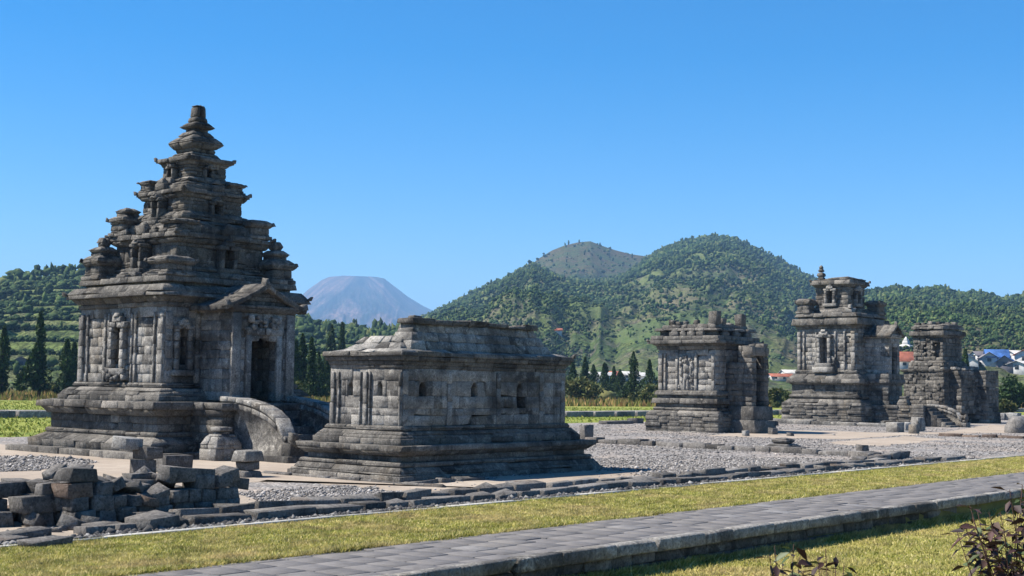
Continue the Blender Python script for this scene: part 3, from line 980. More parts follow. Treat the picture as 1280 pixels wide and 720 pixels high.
tier(T1, 6.10, .05, .0, 1.52, 1.0, 1.16, 6.76, 7.18, 7.42, 0, .6)
tier(T1, 7.42, .08, .0, 1.0, .64, .80, 7.82, 8.18, 8.42, 0, .38)
mb = MB()
k = dict(L=.5, d=.3, jit=.01, chip=.25, ch=.03)
prof(mb, .09, 0, [(.56, 8.42), (.50, 8.52), (.42, 8.60)], **k)
prof(mb, .09, 0, [(.40, 8.60), (.42, 8.72)], **k)
prof(mb, .10, 0, [(.44, 8.70), (.58, 8.86), (.57, 8.93), (.40, 9.10), (.28, 9.24)], H=.5, **k)
prof(mb, .12, 0, [(.24, 9.24), (.24, 9.32)], **k)
prof(mb, .13, 0, [(.28, 9.32), (.385, 9.39), (.34, 9.43), (.22, 9.54), (.19, 9.68)], H=.5, **k)
prof(mb, .14, 0, [(.18, 9.68), (.165, 10.0), (.13, 10.04)], H=.5, **k)
mb.build('finial', DARK, T1)
for (x, y, z, r, h, lv) in ((-1.78, -1.66, 4.84, .46, .95, 1), (-1.78, 1.66, 4.84, .42, 1.24, 3), (1.78, -1.66, 4.84, .42, 1.24, 3), (1.78, 1.66, 4.84, .42, 1.24, 3),
                            (-1.25, -1.2, 6.12, .36, .66, 1), (-1.28, 1.26, 6.12, .38, 1.05, 2), (1.28, -1.26, 6.12, .38, 1.0, 1), (1.28, 1.28, 6.12, .33, 1.0, 2),
                            (-.80, .82, 7.42, .26, .62, 1), (.84, -.8, 7.42, .26, .6, 1), (.82, .82, 7.42, .22, .58, 1)):
    mb = MB(); turret(mb, x, y, z, r, h, lv); mb.build('corner_turret', DARK, T1)
for (side, a, s, w, z0, z1, o) in (('W', 1.48, -.02, .48, 4.98, 5.98, .36), ('S', 1.48, .1, .55, 5.0, 6.0, .26), ('W', 1.0, .0, .40, 6.5, 7.3, .26), ('S', .98, .08, .40, 6.6, 7.25, .18), ('W', .62, .02, .30, 7.74, 8.25, .16), ('S', .61, .06, .30, 7.76, 8.25, .14)):
    mb = MB()
    niche(mb, side, a, s, w, z0, z1, o)
    on(mb, side, a, s - w * .75, s + w * .75, -.02, o * 1.6, z0 - .13, z0 + .02, chip=.4)
    mb.build('roof_niche', DARK, T1)
for side, a, z, so, w, h in (('W', 1.66, 6.10, .05, .42, .36), ('S', 1.66, 6.10, .15, .42, .36), ('W', 1.10, 7.42, .05, .42, .36), ('S', 1.1, 7.42, .15, .42, .36), ('W', 2.27, 4.84, .05, .42, .16), ('S', 2.1, 4.84, .15, .42, .16), ('W', 1.66, 6.10, -.5, .3, .2), ('W', 1.66, 6.10, .95, .35, .25)):
    mb = MB(); antefix(mb, side, a, so, z, w, h); mb.build('antefix', DARK, T1)
# porch with doorway and gabled roof
mb = MB()
PX, PH, PYF = -.07, 1.02, -3.52          # centre, half width, front
for (s0, s1, y0, y1) in ((-PH, -PH + .3, PYF, -2.02), (PH - .3, PH, PYF, -2.02)):
    z = 1.5
    while z < 3.85:
        h = min(RNG.uniform(.22, .34), 3.87 - z)
        yy = y0
        while yy < y1 - .05:
            w = min(RNG.uniform(.4, .65), y1 - yy)
            mb.box(PX + s0, PX + s1, yy, yy + w, z, z + h, jit=.008, chip=.2)
            yy += w
        z += h
z = 1.5
while z < 3.86:
    h = min(RNG.uniform(.22, .34), 3.87 - z)
    top = z + h > 3.36
    if not top:
        mb.box(PX - PH + .29, PX - .46, PYF + .01, PYF + .32, z, z + h, jit=.008, chip=.2)
        mb.box(PX + .46, PX + PH - .29, PYF + .01, PYF + .32, z, z + h, jit=.008, chip=.2)
    else:
        mb.box(PX - PH + .29, PX, PYF + .01, PYF + .32, z, z + h, jit=.006)
        mb.box(PX, PX + PH - .29, PYF + .01, PYF + .32, z, z + h, jit=.006)
    z += h
porch = mb.build('porch', STONE, T1)
mb = MB()
for sg in (-1, 1):
    mb.box(PX + sg * .43, PX + sg * .60, PYF - .08, PYF + .02, 1.5, 3.3, jit=.006)
    mb.box(PX + sg * .78, PX + sg * 1.06, PYF - .06, PYF + .02, 1.5, 3.85, jit=.008)
    mb.box(PX + sg * .02, PX + sg * .62, PYF - .1, PYF + .02, 3.28, 3.46, jit=.008)
    mb.box(PX + sg * .16, PX + sg * .46, PYF - .06, PYF + .3, 3.12, 3.30, jit=.02)
    for q in range(10):
        mb.box(*(lambda x, z_, r: (x - r, x + r, PYF - .12, PYF, z_ - r, z_ + r))(PX + sg * RNG.uniform(.0, .5), RNG.uniform(3.46, 3.75), RNG.uniform(.04, .09)), jit=.015)
mb.build('door_frame', STONE, porch)
mb = MB()
prof(mb, PX, (PYF - 2.0) / 2, [(PH + .02, 3.86), (PH + .14, 3.98), (PH + .14, 4.06)], db=.78 - PH, L=.5, d=.4)
# two sagging slopes built of courses of slabs
for sg in (-1, 1):
    us = np.linspace(0, 1, 6)
    for i in range(5):
        for j in range(4):
            P = []
            for q in SGN:
                u = us[i + q[0]]
                x = PX + sg * (1.36 * (1 - u))
                z = 4.04 + .64 * u + .16 * (u * u - u) * 1.3
                y = PYF - .18 + (1.75) * (j + q[1]) / 4
                P.append([x, y, z + (.0 if q[2] else -.14)])
            P = np.array(P)
            if sg < 0: pass
            else: P = P[[1, 0, 3, 2, 5, 4, 7, 6]]
            P += RNG.normal(0, .008, P.shape)
            mb.hexa(P, .012)
# gable filling
for i in range(4):
    hw = 1.05 - i * .27
    mb.box(PX - hw, PX + hw, PYF, PYF + 1.6, 4.06 + i * .12, 4.18 + i * .12, jit=.008)
for yy in (PYF - .22,):
    mb.box(PX - .1, PX + .1, yy, yy + .3, 4.60, 4.82, jit=.02, top=.5)
for sg in (-1, 1):
    mb.box(PX + sg * 1.30 - .1, PX + sg * 1.30 + .1, PYF - .2, PYF + .05, 4.0, 4.18, jit=.02, top=.6)
mb.build('porch_roof', DARK, porch)
# stair between two curved wings
mb = MB()
n = 7
for i in range(n):
    z1 = 1.44 - i * .2
    y1 = -3.58 - i * .29
    mb.box(PX - .82, PX + .82, y1 - .31, y1 + .05, -.05, z1, jit=.008, ch=.02, chip=.3)
mb.box(PX - 1.4, PX + 1.4, -6.35, -5.3, -.08, .16, jit=.01, ch=.02)
mb.box(PX - 1.38, PX - .95, -4.6, -3.6, -.08, .20, jit=.01)
mb.build('stair', DARK, T1)
wing('stair_wing', T1, PX - 1.22, PX - .86, -3.35, -6.0, 1.62, STONE, .62)
wing('stair_wing', T1, PX + .86, PX + 1.22, -3.35, -6.0, 1.62, STONE, .62)
for sg in (-1, 1):
    mb = MB()
    xc = PX + sg * 1.05
    mb.box(xc - .24, xc + .24, -6.3, -5.95, -.05, .5, jit=.01, ch=.03)
    for q in range(16):
        r = RNG.uniform(.05, .1)
        x, y, z = xc + RNG.uniform(-.22, .22), RNG.uniform(-6.36, -5.98), RNG.uniform(.22, .66)
        mb.box(x - r, x + r, y - r, y + r, z - r, z + r, jit=.02, ch=.02)
    mb.build('carved_stair_end', DARK, T1)

# small stepped miniature beside the stair
S0 = G(281, 578)
mb = MB()
prof(mb, 0, 0, [(.42, 0), (.42, .3)], db=-.08, L=.5, d=.3)
prof(mb, 0, 0, [(.40, .30), (.40, .40), (.30, .60), (.24, .66)], db=-.06, L=.4, d=.25)
prof(mb, 0, 0, [(.16, .66), (.16, .72)], L=.3, d=.1)
prof(mb, 0, 0, [(.2, .74), (.2, .84)], L=.3, d=.12)
o = mb.build('miniature_shrine', STONE, None, (21.62, 28.55, 0))
tag(o, 'small stepped stone miniature standing on the ground left of the curved stair wing', 'shrine')

# ---- low rectangular temple with hip roof
B0 = (23.05, 21.77, 0.0)
T2 = empty('rectangular_temple', B0, 'low oblong stone temple with small arched windows and a hipped roof', 'temple')
AX, AY = 3.4, 1.75
sk = dict(da=AX, db=AY)
mb = MB()
prof(mb, 0, 0, [(.03, -.1), (.03, .11)], L=1.0, d=.45, chip=.3, **sk)
prof(mb, 0, 0, [(-.02, .11), (-.04, .16), (-.14, .27)], L=1.0, d=.45, **sk)
prof(mb, 0, 0, [(-.19, .27), (-.15, .32), (-.18, .37)], L=1.2, d=.4, **sk)
prof(mb, 0, 0, [(-.29, .37), (-.29, .50)], L=.8, d=.4, **sk)
prof(mb, 0, 0, [(-.24, .50), (-.12, .60)], L=1.0, d=.45, **sk)
prof(mb, 0, 0, [(-.085, .60), (-.085, .72)], L=.95, d=.5, chip=.35, **sk)
mb.build('base', DARK, T2)
mb = MB()
prof(mb, 0, 0, [(-.36, .71), (-.36, .85)], L=.7, d=.4, **sk)
prof(mb, 0, 0, [(-.38, .85), (-.44, .92), (-.52, 1.0)], L=.9, d=.4, chip=.3, **sk)
prof(mb, 0, 0, [(-.57, 1.0), (-.54, 1.05), (-.58, 1.11)], L=.9, d=.3, **sk)
mb.build('wall_plinth', DARK, T2)
WX, WY = AX - .63, AY - .63
mb = MB()
win_w = [('W', s - .085, s + .085, 1.74, 2.08) for s in (-.45, .48)]
win_s = [('S', s - .11, s + .11, 1.74, 2.08) for s in (-2.14, -.48, 1.08)]
hl = win_w + win_s + [('S', .98, 1.28, 1.48, 1.74)]
prof(mb, 0, 0, [(0, 1.10), (0, 1.74), (0, 2.08), (0, 2.33)], da=WX, db=WY, L=.5, d=.4, holes=hl, jit=.006, chip=.2, H=.25, ch=.007)
for s, w in ((1.03, .12), (.83, .05), (-.02, .12), (.13, .03), (-.17, .03), (-1.09, .06)):
    pilaster(mb, 'W', WX, s, w, .045, 1.10, 2.26)
for s in (-2.66, -1.3, .32, 1.85, 2.66):
    pilaster(mb, 'S', WY, s, .15, .03, 1.10, 2.28)
mb.build('wall', STONE, T2)
for (side, s0, s1, z0, z1) in win_w + win_s:
    mb = MB()
    a = WX if side == 'W' else WY
    c = (s0 + s1) / 2; w = (s1 - s0)
    # arched head: two corner wedges and a small keystone inside the opening's top, dark stone at the back
    on(mb, side, a, s0 - .02, s0 + w * .20, -.30, -.006, z1 - .13, z1 + .01, jit=.003, ch=.02)
    on(mb, side, a, s0 + w * .1, s0 + w * .34, -.30, -.008, z1 - .075, z1 + .01, jit=.003, ch=.02)
    on(mb, side, a, s1 - w * .20, s1 + .02, -.30, -.006, z1 - .13, z1 + .01, jit=.003, ch=.02)
    on(mb, side, a, s1 - w * .34, s1 - w * .1, -.30, -.008, z1 - .075, z1 + .01, jit=.003, ch=.02)
    on(mb, side, a, s0 - .02, s1 + .02, -.30, -.01, z1 - .035, z1 + .02, jit=.004)
    mb.build('window', STONE, T2)
mb = MB()
prof(mb, 0, 0, [(.0, 2.32), (.03, 2.40), (.06, 2.50)], da=WX, db=WY, L=.8, d=.4, **{})
prof(mb, 0, 0, [(.10, 2.50), (.125, 2.60)], da=WX, db=WY, L=1.0, d=.5)
prof(mb, 0, 0, [(.155, 2.60), (.145, 2.70)], da=WX, db=WY, L=.9, d=.5, chip=.4, jit=.016)
horns(mb, 0, 0, WX + .15, WY + .15, 2.68, .11, skip=(0, 2))
mb.build('cornice', DARK, T2)
mb = MB()
rk = dict(L=.42, d=.5, jit=.014, chip=.4)
ring(mb, 0, 0, WX + .12, WY + .12, 2.68, WX - .14, WY - .14, 2.76, **rk)
ring(mb, 0, 0, WX - .15, WY - .20, 2.75, WX - .32, WY - .36, 2.90, **rk)
ring(mb, 0, 0, WX - .34, WY - .38, 2.90, WX - .50, WY - .52, 3.05, **rk)
# the steep standing front slope
for z0, z1, ya, yb, xa, xb in ((2.745, 2.94, 1.02, .93, -2.42, 2.40), (2.94, 3.14, .925, .84, -2.30, 2.22), (3.14, 3.33, .83, .76, -2.18, 2.06)):
    x = xa
    while x < xb - .05:
        w = min(RNG.uniform(.35, .6), xb - x)
        if xb - x - w < .15: w = xb - x
        P = []
        for q in SGN:
            yf = yb if q[2] else ya
            P.append([x + (w - .006 if q[0] else 0) + (.09 if q[2] and x == xa and not q[0] else 0) - (.09 if q[2] and q[0] and x + w >= xb - .01 else 0), -.32 if q[1] else -yf, z1 if q[2] else z0])
        mb.hexa(np.array(P) + RNG.normal(0, .007, (8, 3)), .014)
        x += w
mb.build('roof', STONE, T2)
mb = MB()
x = -2.2
while x < 1.95:
    w = RNG.uniform(.5, .8)
    if True:
        mb.box(x, min(x + w, 2.08) + .004, -.84, -.34, 3.32, (3.375 if (.0 < x < .3 or 1.0 < x < 1.25) else 3.44) + RNG.normal(0, .012), jit=.012, chip=.5)
    x += w
mb.box(-1.98, -1.72, -.7, -.45, 3.42, 3.51, jit=.02)
mb.build('roof_ridge', DARK, T2)

# ---- temple with reliefs and a broken roof
C0 = (54.1, 34.9, 0.0)
T3 = empty('relief_temple', C0, 'squat stone temple with carved wall relief and broken roof in mid distance', 'temple')
mb = MB()
prof(mb, 0, 0, [(2.0, -.1), (1.97, .83)], L=.7, d=.4, H=.16, jit=.018)
mb.build('plinth', DARK, T3)
mb = MB()
prof(mb, 0, 0, [(1.96, .83), (1.80, .96)], L=.8, d=.4, chip=.4)
prof(mb, 0, 0, [(1.72, .96), (1.76, 1.03), (1.70, 1.1)], L=.9, d=.4)
prof(mb, 0, 0, [(1.64, 1.1), (1.64, 1.28)], L=.7, d=.4)
prof(mb, 0, 0, [(1.80, 1.28), (1.76, 1.52)], L=1.0, d=.5, chip=.3)
prof(mb, 0, 0, [(1.60, 1.52), (1.60, 1.66)], L=.8, d=.4)
prof(mb, 0, 0, [(1.70, 1.66), (1.70, 1.78), (1.62, 1.88)], L=.9, d=.4)
mb.build('base', DARK, T3)
mb = MB()
prof(mb, 0, 0, [(1.56, 1.88), (1.56, 3.75)], L=.5, d=.4, jit=.014, chip=.3)
for s, w in ((-1.44, .16), (1.44, .22), (-.52, .13), (.52, .13), (1.18, .1)):
    pilaster(mb, 'W', 1.56, s, w, .07, 1.88, 3.6)
mb.build('wall', STONE, T3)
mb = MB()
# weathered standing figure in relief with raised side scrolls
def rel(s, z, rs, rz, o=.1):
    mb.ball((-1.56 - .02, s, z), (o, rs, rz), 8, 6, .06)
rel(0, 3.22, .11, .15, .13); rel(0, 2.85, .17, .26, .13); rel(0, 2.5, .16, .2, .12)
rel(.1, 2.2, .075, .3, .1); rel(-.1, 2.2, .075, .3, .1); rel(.26, 2.75, .07, .26, .09); rel(-.26, 2.8, .07, .26, .09)
rel(.3, 3.1, .08, .12); rel(-.3, 3.12, .08, .12); rel(0, 3.42, .09, .12)
lumps(mb, 'W', 1.56, -.44, .44, 1.95, 3.5, .10, 46, .06)
on(mb, 'W', 1.56, -.5, .5, -.03, .022, 1.9, 3.56)
mb.build('figure_relief', MAT['pale_stone'] if False else STONE, T3)
mb = MB()
prof(mb, 0, 0, [(1.60, 3.75), (1.66, 3.92), (1.80, 4.02)], L=.7, d=.4)
prof(mb, 0, 0, [(1.95, 4.02), (1.92, 4.18)], L=.9, d=.6, chip=.4, jit=.018)
prof(mb, 0, 0, [(1.84, 4.18), (1.82, 4.38)], L=.7, d=.5, chip=.4, jit=.018)
horns(mb, 0, 0, 1.93, 1.93, 4.12, .14)
mb.build('cornice', DARK, T3)
mb = MB()
prof(mb, 0, 0, [(1.5, 4.36), (1.5, 4.62)], L=.45, d=.4, chip=.4, jit=.02)
prof(mb, 0, 0, [(1.74, 4.62), (1.66, 4.74)], L=.6, d=.6, chip=.5, jit=.025)
prof(mb, 0, 0, [(1.46, 4.74), (1.40, 4.92)], L=.5, d=.6, chip=.5, jit=.03)
for (x, y, w, z0, z1) in ((-1.15, -1.25, .42, 4.9, 5.5), (-.55, -1.25, .3, 4.9, 5.2), (1.1, -1.2, .42, 4.9, 5.45), (-1.25, 1.0, .25, 4.9, 5.15), (-1.2, .3, .18, 4.9, 5.08), (-1.2, -.3, .2, 4.9, 5.12), (.2, -1.2, .3, 4.9, 5.02), (-1.1, .75, .3, 4.9, 5.05)):
    mb.box(x - w / 2, x + w / 2, y - w / 2, y + w / 2, z0, z1, jit=.02, chip=.5)
for s, w in ((.6, .5), (-.35, .4), (.1, .3), (-.8, .4)):
    antefix(mb, 'W', 1.78, s, 4.36, w, .36); lumps(mb, 'W', 1.56, s - w / 2, s + w / 2, 4.38, 4.68, .2, 8, .05)
for s in (-1.0, .0, 1.0):
    antefix(mb, 'S', 1.78, s, 4.36, .5, .34)
mb.build('broken_roof', DARK, T3)
# ruined porch
mb = MB()
for sg in (-1, 1):
    z = 0.0; i = 0
    while z < (3.75 if sg < 0 else 3.85):
        h = RNG.uniform(.2, .3)
        yf = -2.95 + (RNG.uniform(0, .1) if z > 3.2 else 0)
        y1 = -1.55 if z < 3.0 else -2.2
        if sg > 0: y1 = -1.55
        yy = yf
        while yy < y1 - .05:
            w = min(RNG.uniform(.35, .6), y1 - yy)
            mb.box(sg * .36, sg * .72, yy, yy + w, z, z + h, jit=.014, chip=.3)
            yy += w
        z += h
mb.box(-.74, .74, -2.98, -2.5, 3.5, 3.86, jit=.02)
mb.box(-.95, .95, -3.2, -1.9, -.05, .55, jit=.02)
mb.box(-.85, .85, -3.1, -1.9, .55, 1.2, jit=.02)
mb.build('ruined_porch', DARK, T3)

# ---- two storey temple
D0 = (74.15, 38.3, 0.0)
T4 = empty('two_storey_temple', D0, 'tall two storey stone temple with niches standing on a high brickwork plinth', 'temple')
mb = MB()
prof(mb, 0, 0, [(2.58, -.1), (2.55, 1.23)], L=.75, d=.5, H=.15, jit=.02)
prof(mb, .0, -3.75, [(1.3, -.1), (1.28, 1.15)], db=.65, L=.75, d=.4, H=.16, jit=.02)
mb.build('plinth', DARK, T4)
mb = MB()
prof(mb, 0, 0, [(2.5, 1.23), (2.26, 1.44)], L=1.0, d=.5, chip=.3)
prof(mb, 0, 0, [(2.2, 1.5), (2.26, 1.6), (2.2, 1.7)], L=1.2, d=.4)
prof(mb, 0, 0, [(2.14, 1.44), (2.14, 1.78)], L=.9, d=.5)
prof(mb, 0, 0, [(2.12, 1.7), (2.12, 2.28)], L=.7, d=.4)
prof(mb, 0, 0, [(2.16, 2.28), (2.28, 2.38)], L=1.0, d=.5)
prof(mb, 0, 0, [(2.38, 2.38), (2.36, 2.62)], L=1.1, d=.6, chip=.3)
prof(mb, 0, 0, [(2.32, 2.62), (2.06, 2.92)], L=1.1, d=.5, chip=.2)
prof(mb, 0, 0, [(1.96, 2.9), (2.0, 3.03), (1.94, 3.16)], L=1.0, d=.4)
for a_, z0, z1 in ((.98, 1.1, 1.4), (.92, 1.4, 2.3), (.98, 2.3, 2.4), (1.05, 2.4, 2.62), (1.0, 2.62, 2.95)):
    prof(mb, 0, -2.75, [(a_, z0), (a_, z1)], db=-.25, L=.7, d=.4)
mb.build('base', DARK, T4)
mb = MB()
prof(mb, 0, 0, [(1.88, 3.16), (1.88, 5.55)], L=.55, d=.4, jit=.014, chip=.3, holes=(('W', -.28, .28, 3.5, 5.1),))
for s, w in ((-1.74, .24), (1.74, .2), (1.42, .1), (-1.2, .1), (-.62, .1), (.62, .1)):
    pilaster(mb, 'W', 1.88, s, w, .08, 3.16, 5.4)
mb.build('wall', STONE, T4)
mb = MB(); niche(mb, 'W', 1.88, .05, .86, 3.3, 5.5, .26)
on(mb, 'W', 1.88, -.62, .72, -.02, .36, 3.0, 3.32, chip=.4); lumps(mb, 'W', 1.88, -.6, -.4, 3.3, 3.9, .24, 10, .09)
mb.build('wall_niche', STONE, T4)
mb = MB()
prof(mb, 0, 0, [(1.9, 5.55), (1.96, 5.68), (2.02, 5.78)], L=.8, d=.4)
prof(mb, 0, 0, [(2.16, 5.78), (2.08, 6.16)], L=1.2, d=.6, chip=.3, H=.4, jit=.018)
prof(mb, 0, 0, [(1.86, 6.14), (1.86, 6.25)], L=.8, d=.4)
prof(mb, 0, 0, [(2.02, 6.25), (1.9, 6.5)], L=1.1, d=.7, chip=.5, jit=.03)
mb.build('cornice', DARK, T4)
mb = MB()
prof(mb, 0, .05, [(1.34, 6.48), (1.30, 6.72), (1.14, 6.86)], L=.6, d=.4, chip=.3)
prof(mb, 0, .05, [(1.06, 6.86), (1.06, 8.05)], L=.45, d=.35, jit=.014, chip=.3, holes=(('W', -.22, .22, 7.0, 7.9), ('S', -.22, .22, 7.0, 7.9)))
prof(mb, 0, .05, [(1.08, 8.05), (1.2, 8.2)], L=.6, d=.4)
prof(mb, 0, .05, [(1.30, 8.2), (1.26, 8.46)], L=.9, d=.5, chip=.4, jit=.02)
prof(mb, 0, .05, [(1.12, 8.46), (1.16, 8.58)], L=.8, d=.6, chip=.5, jit=.03)
mb.box(-.9, .8, -.9, .2, 8.56, 8.68, jit=.03)
horns(mb, 0, .05, 1.28, 1.28, 8.4, .15, skip=(0,))
mb.build('upper_storey', DARK, T4)
mb = MB(); niche(mb, 'W', 1.06, .1, .68, 6.9, 8.2, .2); mb.build('wall_niche', STONE, T4)
mb = MB(); niche(mb, 'S', 1.01, 0, .68, 6.9, 8.2, .2); mb.build('wall_niche', STONE, T4)
for (x, y, h, lv) in ((-1.5, 1.5, 1.25, 1), (1.5, -1.5, 1.2, 1), (1.5, 1.5, 1.25, 1)):
    mb = MB(); turret(mb, x, y, 6.48, .44, h * 1.25, lv); mb.build('corner_turret', DARK, T4)
mb = MB(); mb.box(-1.55, -1.15, -1.5, -1.1, 6.48, 6.75, jit=.05, chip=1); mb.box(-1.45, -1.2, -1.4, -1.15, 6.74, 6.98, jit=.04, top=.5); mb.build('broken_turret', STONE, T4)
mb = MB()
prof(mb, -.95, .78, [(.17, 8.56), (.17, 8.66)], L=.4, d=.1)
prof(mb, -.95, .78, [(.1, 8.66), (.2, 8.76), (.18, 8.9), (.08, 8.98)], L=.4, d=.1)
prof(mb, -.95, .78, [(.12, 9.0), (.14, 9.1), (.07, 9.2)], L=.3, d=.08)
prof(mb, -.95, .78, [(.09, 9.2), (.1, 9.28), (.03, 9.4)], L=.3, d=.05)
mb.build('finial', DARK, T4)
mb = MB()
prof(mb, 0.0, -2.6, [(.68, 2.95), (.68, 5.0)], db=.1, L=.5, d=.3, core=False, holes=(('S', -.33, .33, 2.95, 4.5),))
prof(mb, 0.0, -2.6, [(.70, 5.0), (.82, 5.14), (.82, 5.24)], db=.1, L=.6, d=.3)
pr = mb.build('porch', STONE, T4)
mb = MB()
for sg in (-1, 1):
    us = np.linspace(0, 1, 5)
    for i in range(4):
        for j in range(4):
            P = []
            for q in SGN:
                u = us[i + q[0]]
                P.append([sg * .95 * (1 - u), -3.6 + 1.75 * (j + q[1]) / 4, 5.2 + .62 * u + .14 * (u * u - u) - (0 if q[2] else .13)])
            P = np.array(P)
            if sg > 0: P = P[[1, 0, 3, 2, 5, 4, 7, 6]]
            mb.hexa(P + RNG.normal(0, .012, (8, 3)), .015)
for i in range(4):
    mb.box(-.75 + i * .2, .75 - i * .2, -3.4, -1.9, 5.22 + i * .11, 5.33 + i * .11, jit=.01)
mb.box(-.09, .09, -3.62, -3.35, 5.72, 5.98, jit=.02, top=.5)
mb.build('porch_roof', DARK, pr)
mb = MB()
n = 6
for i in range(n):
    y1 = -5.6 - i * .25
    mb.box(-1.0, .22, y1 - .27, y1 + .02, -.05, 1.05 - i * .19, jit=.012, ch=.02, chip=.3)
mb.build('stair', DARK, T4)
wing('stair_wing', T4, .25, .62, -5.2, -7.2, 1.25, STONE, .42)
mb = MB()
for q in range(14):
    r = RNG.uniform(.06, .12)
    x, y, z = RNG.uniform(.2, .7), RNG.uniform(-7.5, -7.1), RNG.uniform(.1, .62)
    mb.box(x - r, x + r, y - r, y + r, z - r, z + r, jit=.03)
mb.box(.15, .72, -7.55, -6.2, -.05, .25, jit=.01)
mb.build('carved_stair_end', DARK, T4)
mb = MB(); prof(mb, -.95, -4.4, [(.3, 1.15), (.3, 1.3), (.2, 1.5)], L=.4, d=.2); mb.box(-1.15, -.75, -4.6, -4.2, 1.55, 1.68); mb.build('pedestal', DARK, T4)

# ---- small far temple
E0 = (84.8, 36.95, 0.0)
T5 = empty('small_temple', E0, 'farthest small ruined temple with a crumbling upper room and low side walls', 'temple', rz=math.radians(-10))
mb = MB()
prof(mb, 0, 0, [(1.75, -.1), (1.72, .55)], da=.1, L=.7, d=.4, jit=.02)
prof(mb, 0, 0, [(1.6, .55), (1.6, .95)], da=.1, L=.7, d=.4, jit=.02)
prof(mb, 0, 0, [(1.7, .95), (1.66, 1.15)], da=.1, L=.8, d=.5, jit=.02)
mb.build('base', DARK, T5)
mb = MB()
prof(mb, 0, 0, [(1.5, 1.15), (1.5, 3.2)], da=.1, L=.45, d=.4, jit=.014, chip=.4)
prof(mb, 0, 0, [(1.56, 3.2), (1.66, 3.4)], da=.1, L=.6, d=.5, jit=.018, chip=.5)
prof(mb, .1, -1.75, [(1.1, .6), (1.1, 3.3)], db=-.5, L=.5, d=.35, jit=.02, chip=.4)
prof(mb, 1.35, -2.1, [(.8, .0), (.8, .7), (.72, .75), (.72, 3.35)], db=.25, L=.5, d=.3, jit=.02, chip=.4)
lumps(mb, 'W', 1.6, -1.4, 1.5, 1.3, 3.2, .10, 24, .11)
mb.build('wall', DARK, T5)
mb = MB()
prof(mb, 0, 0, [(1.35, 3.38), (1.3, 3.8), (1.15, 3.95)], L=.4, d=.4, jit=.022, chip=.6)
prof(mb, 0, 0, [(1.08, 3.95), (1.08, 5.4)], L=.4, d=.35, jit=.018, chip=.5, holes=(('W', -.9, -.35, 4.2, 5.2), ('W', .1, .35, 4.5, 5.1)))
prof(mb, 0, 0, [(1.1, 5.4), (1.2, 5.55)], L=.5, d=.4, jit=.03)
prof(mb, 0, 0, [(1.3, 5.55), (1.26, 5.85)], L=.8, d=.5, jit=.022, chip=.6)
prof(mb, 0, 0, [(1.1, 5.85), (1.05, 5.95)], L=.6, d=.5, jit=.018, chip=.6)
prof(mb, 0, 0, [(1.22, 5.95), (1.15, 6.15), (1.02, 6.28)], L=.6, d=.6, jit=.03, chip=.7)
for q in range(16):
    r = RNG.uniform(.08, .18)
    x, y = RNG.uniform(-.95, .95), RNG.uniform(-.95, .95)
    mb.box(x - r, x + r, y - r, y + r, 6.24, 6.3 + r * RNG.uniform(.3, 1.3), jit=.022, chip=.6)
lumps(mb, 'W', 1.08, -1.0, 1.0, 4.0, 5.4, .09, 26, .08)
mb.build('upper_storey', DARK, T5)
for q in range(22):
    mb = MB()
    r = RNG.uniform(.1, .22)
    x, y = RNG.uniform(-1.6, 1.9), RNG.uniform(-2.4, -1.2)
    mb.box(x - r, x + r, y - r * .8, y + r * .8, 3.34, 3.36 + r * RNG.uniform(.5, 1.4), jit=.018, chip=.5)
    mb.build('fallen_block', STONE, T5)

# ================================================================== HILLS
def crest(points, Dfun):
    """skyline points (photo pixels) turned into azimuth, distance, height of a real ridge"""
    az = []; D = []; h = []
    for (px, py) in points:
        d = ray(px, py); hd = np.linalg.norm(d[:2])
        az.append(math.atan2(d[1], d[0])); dist = Dfun(px)
        D.append(dist); h.append(EYE[2] + dist * d[2] / hd)
    o = np.argsort(az)
    return np.array(az)[o], np.array(D)[o], np.array(h)[o]

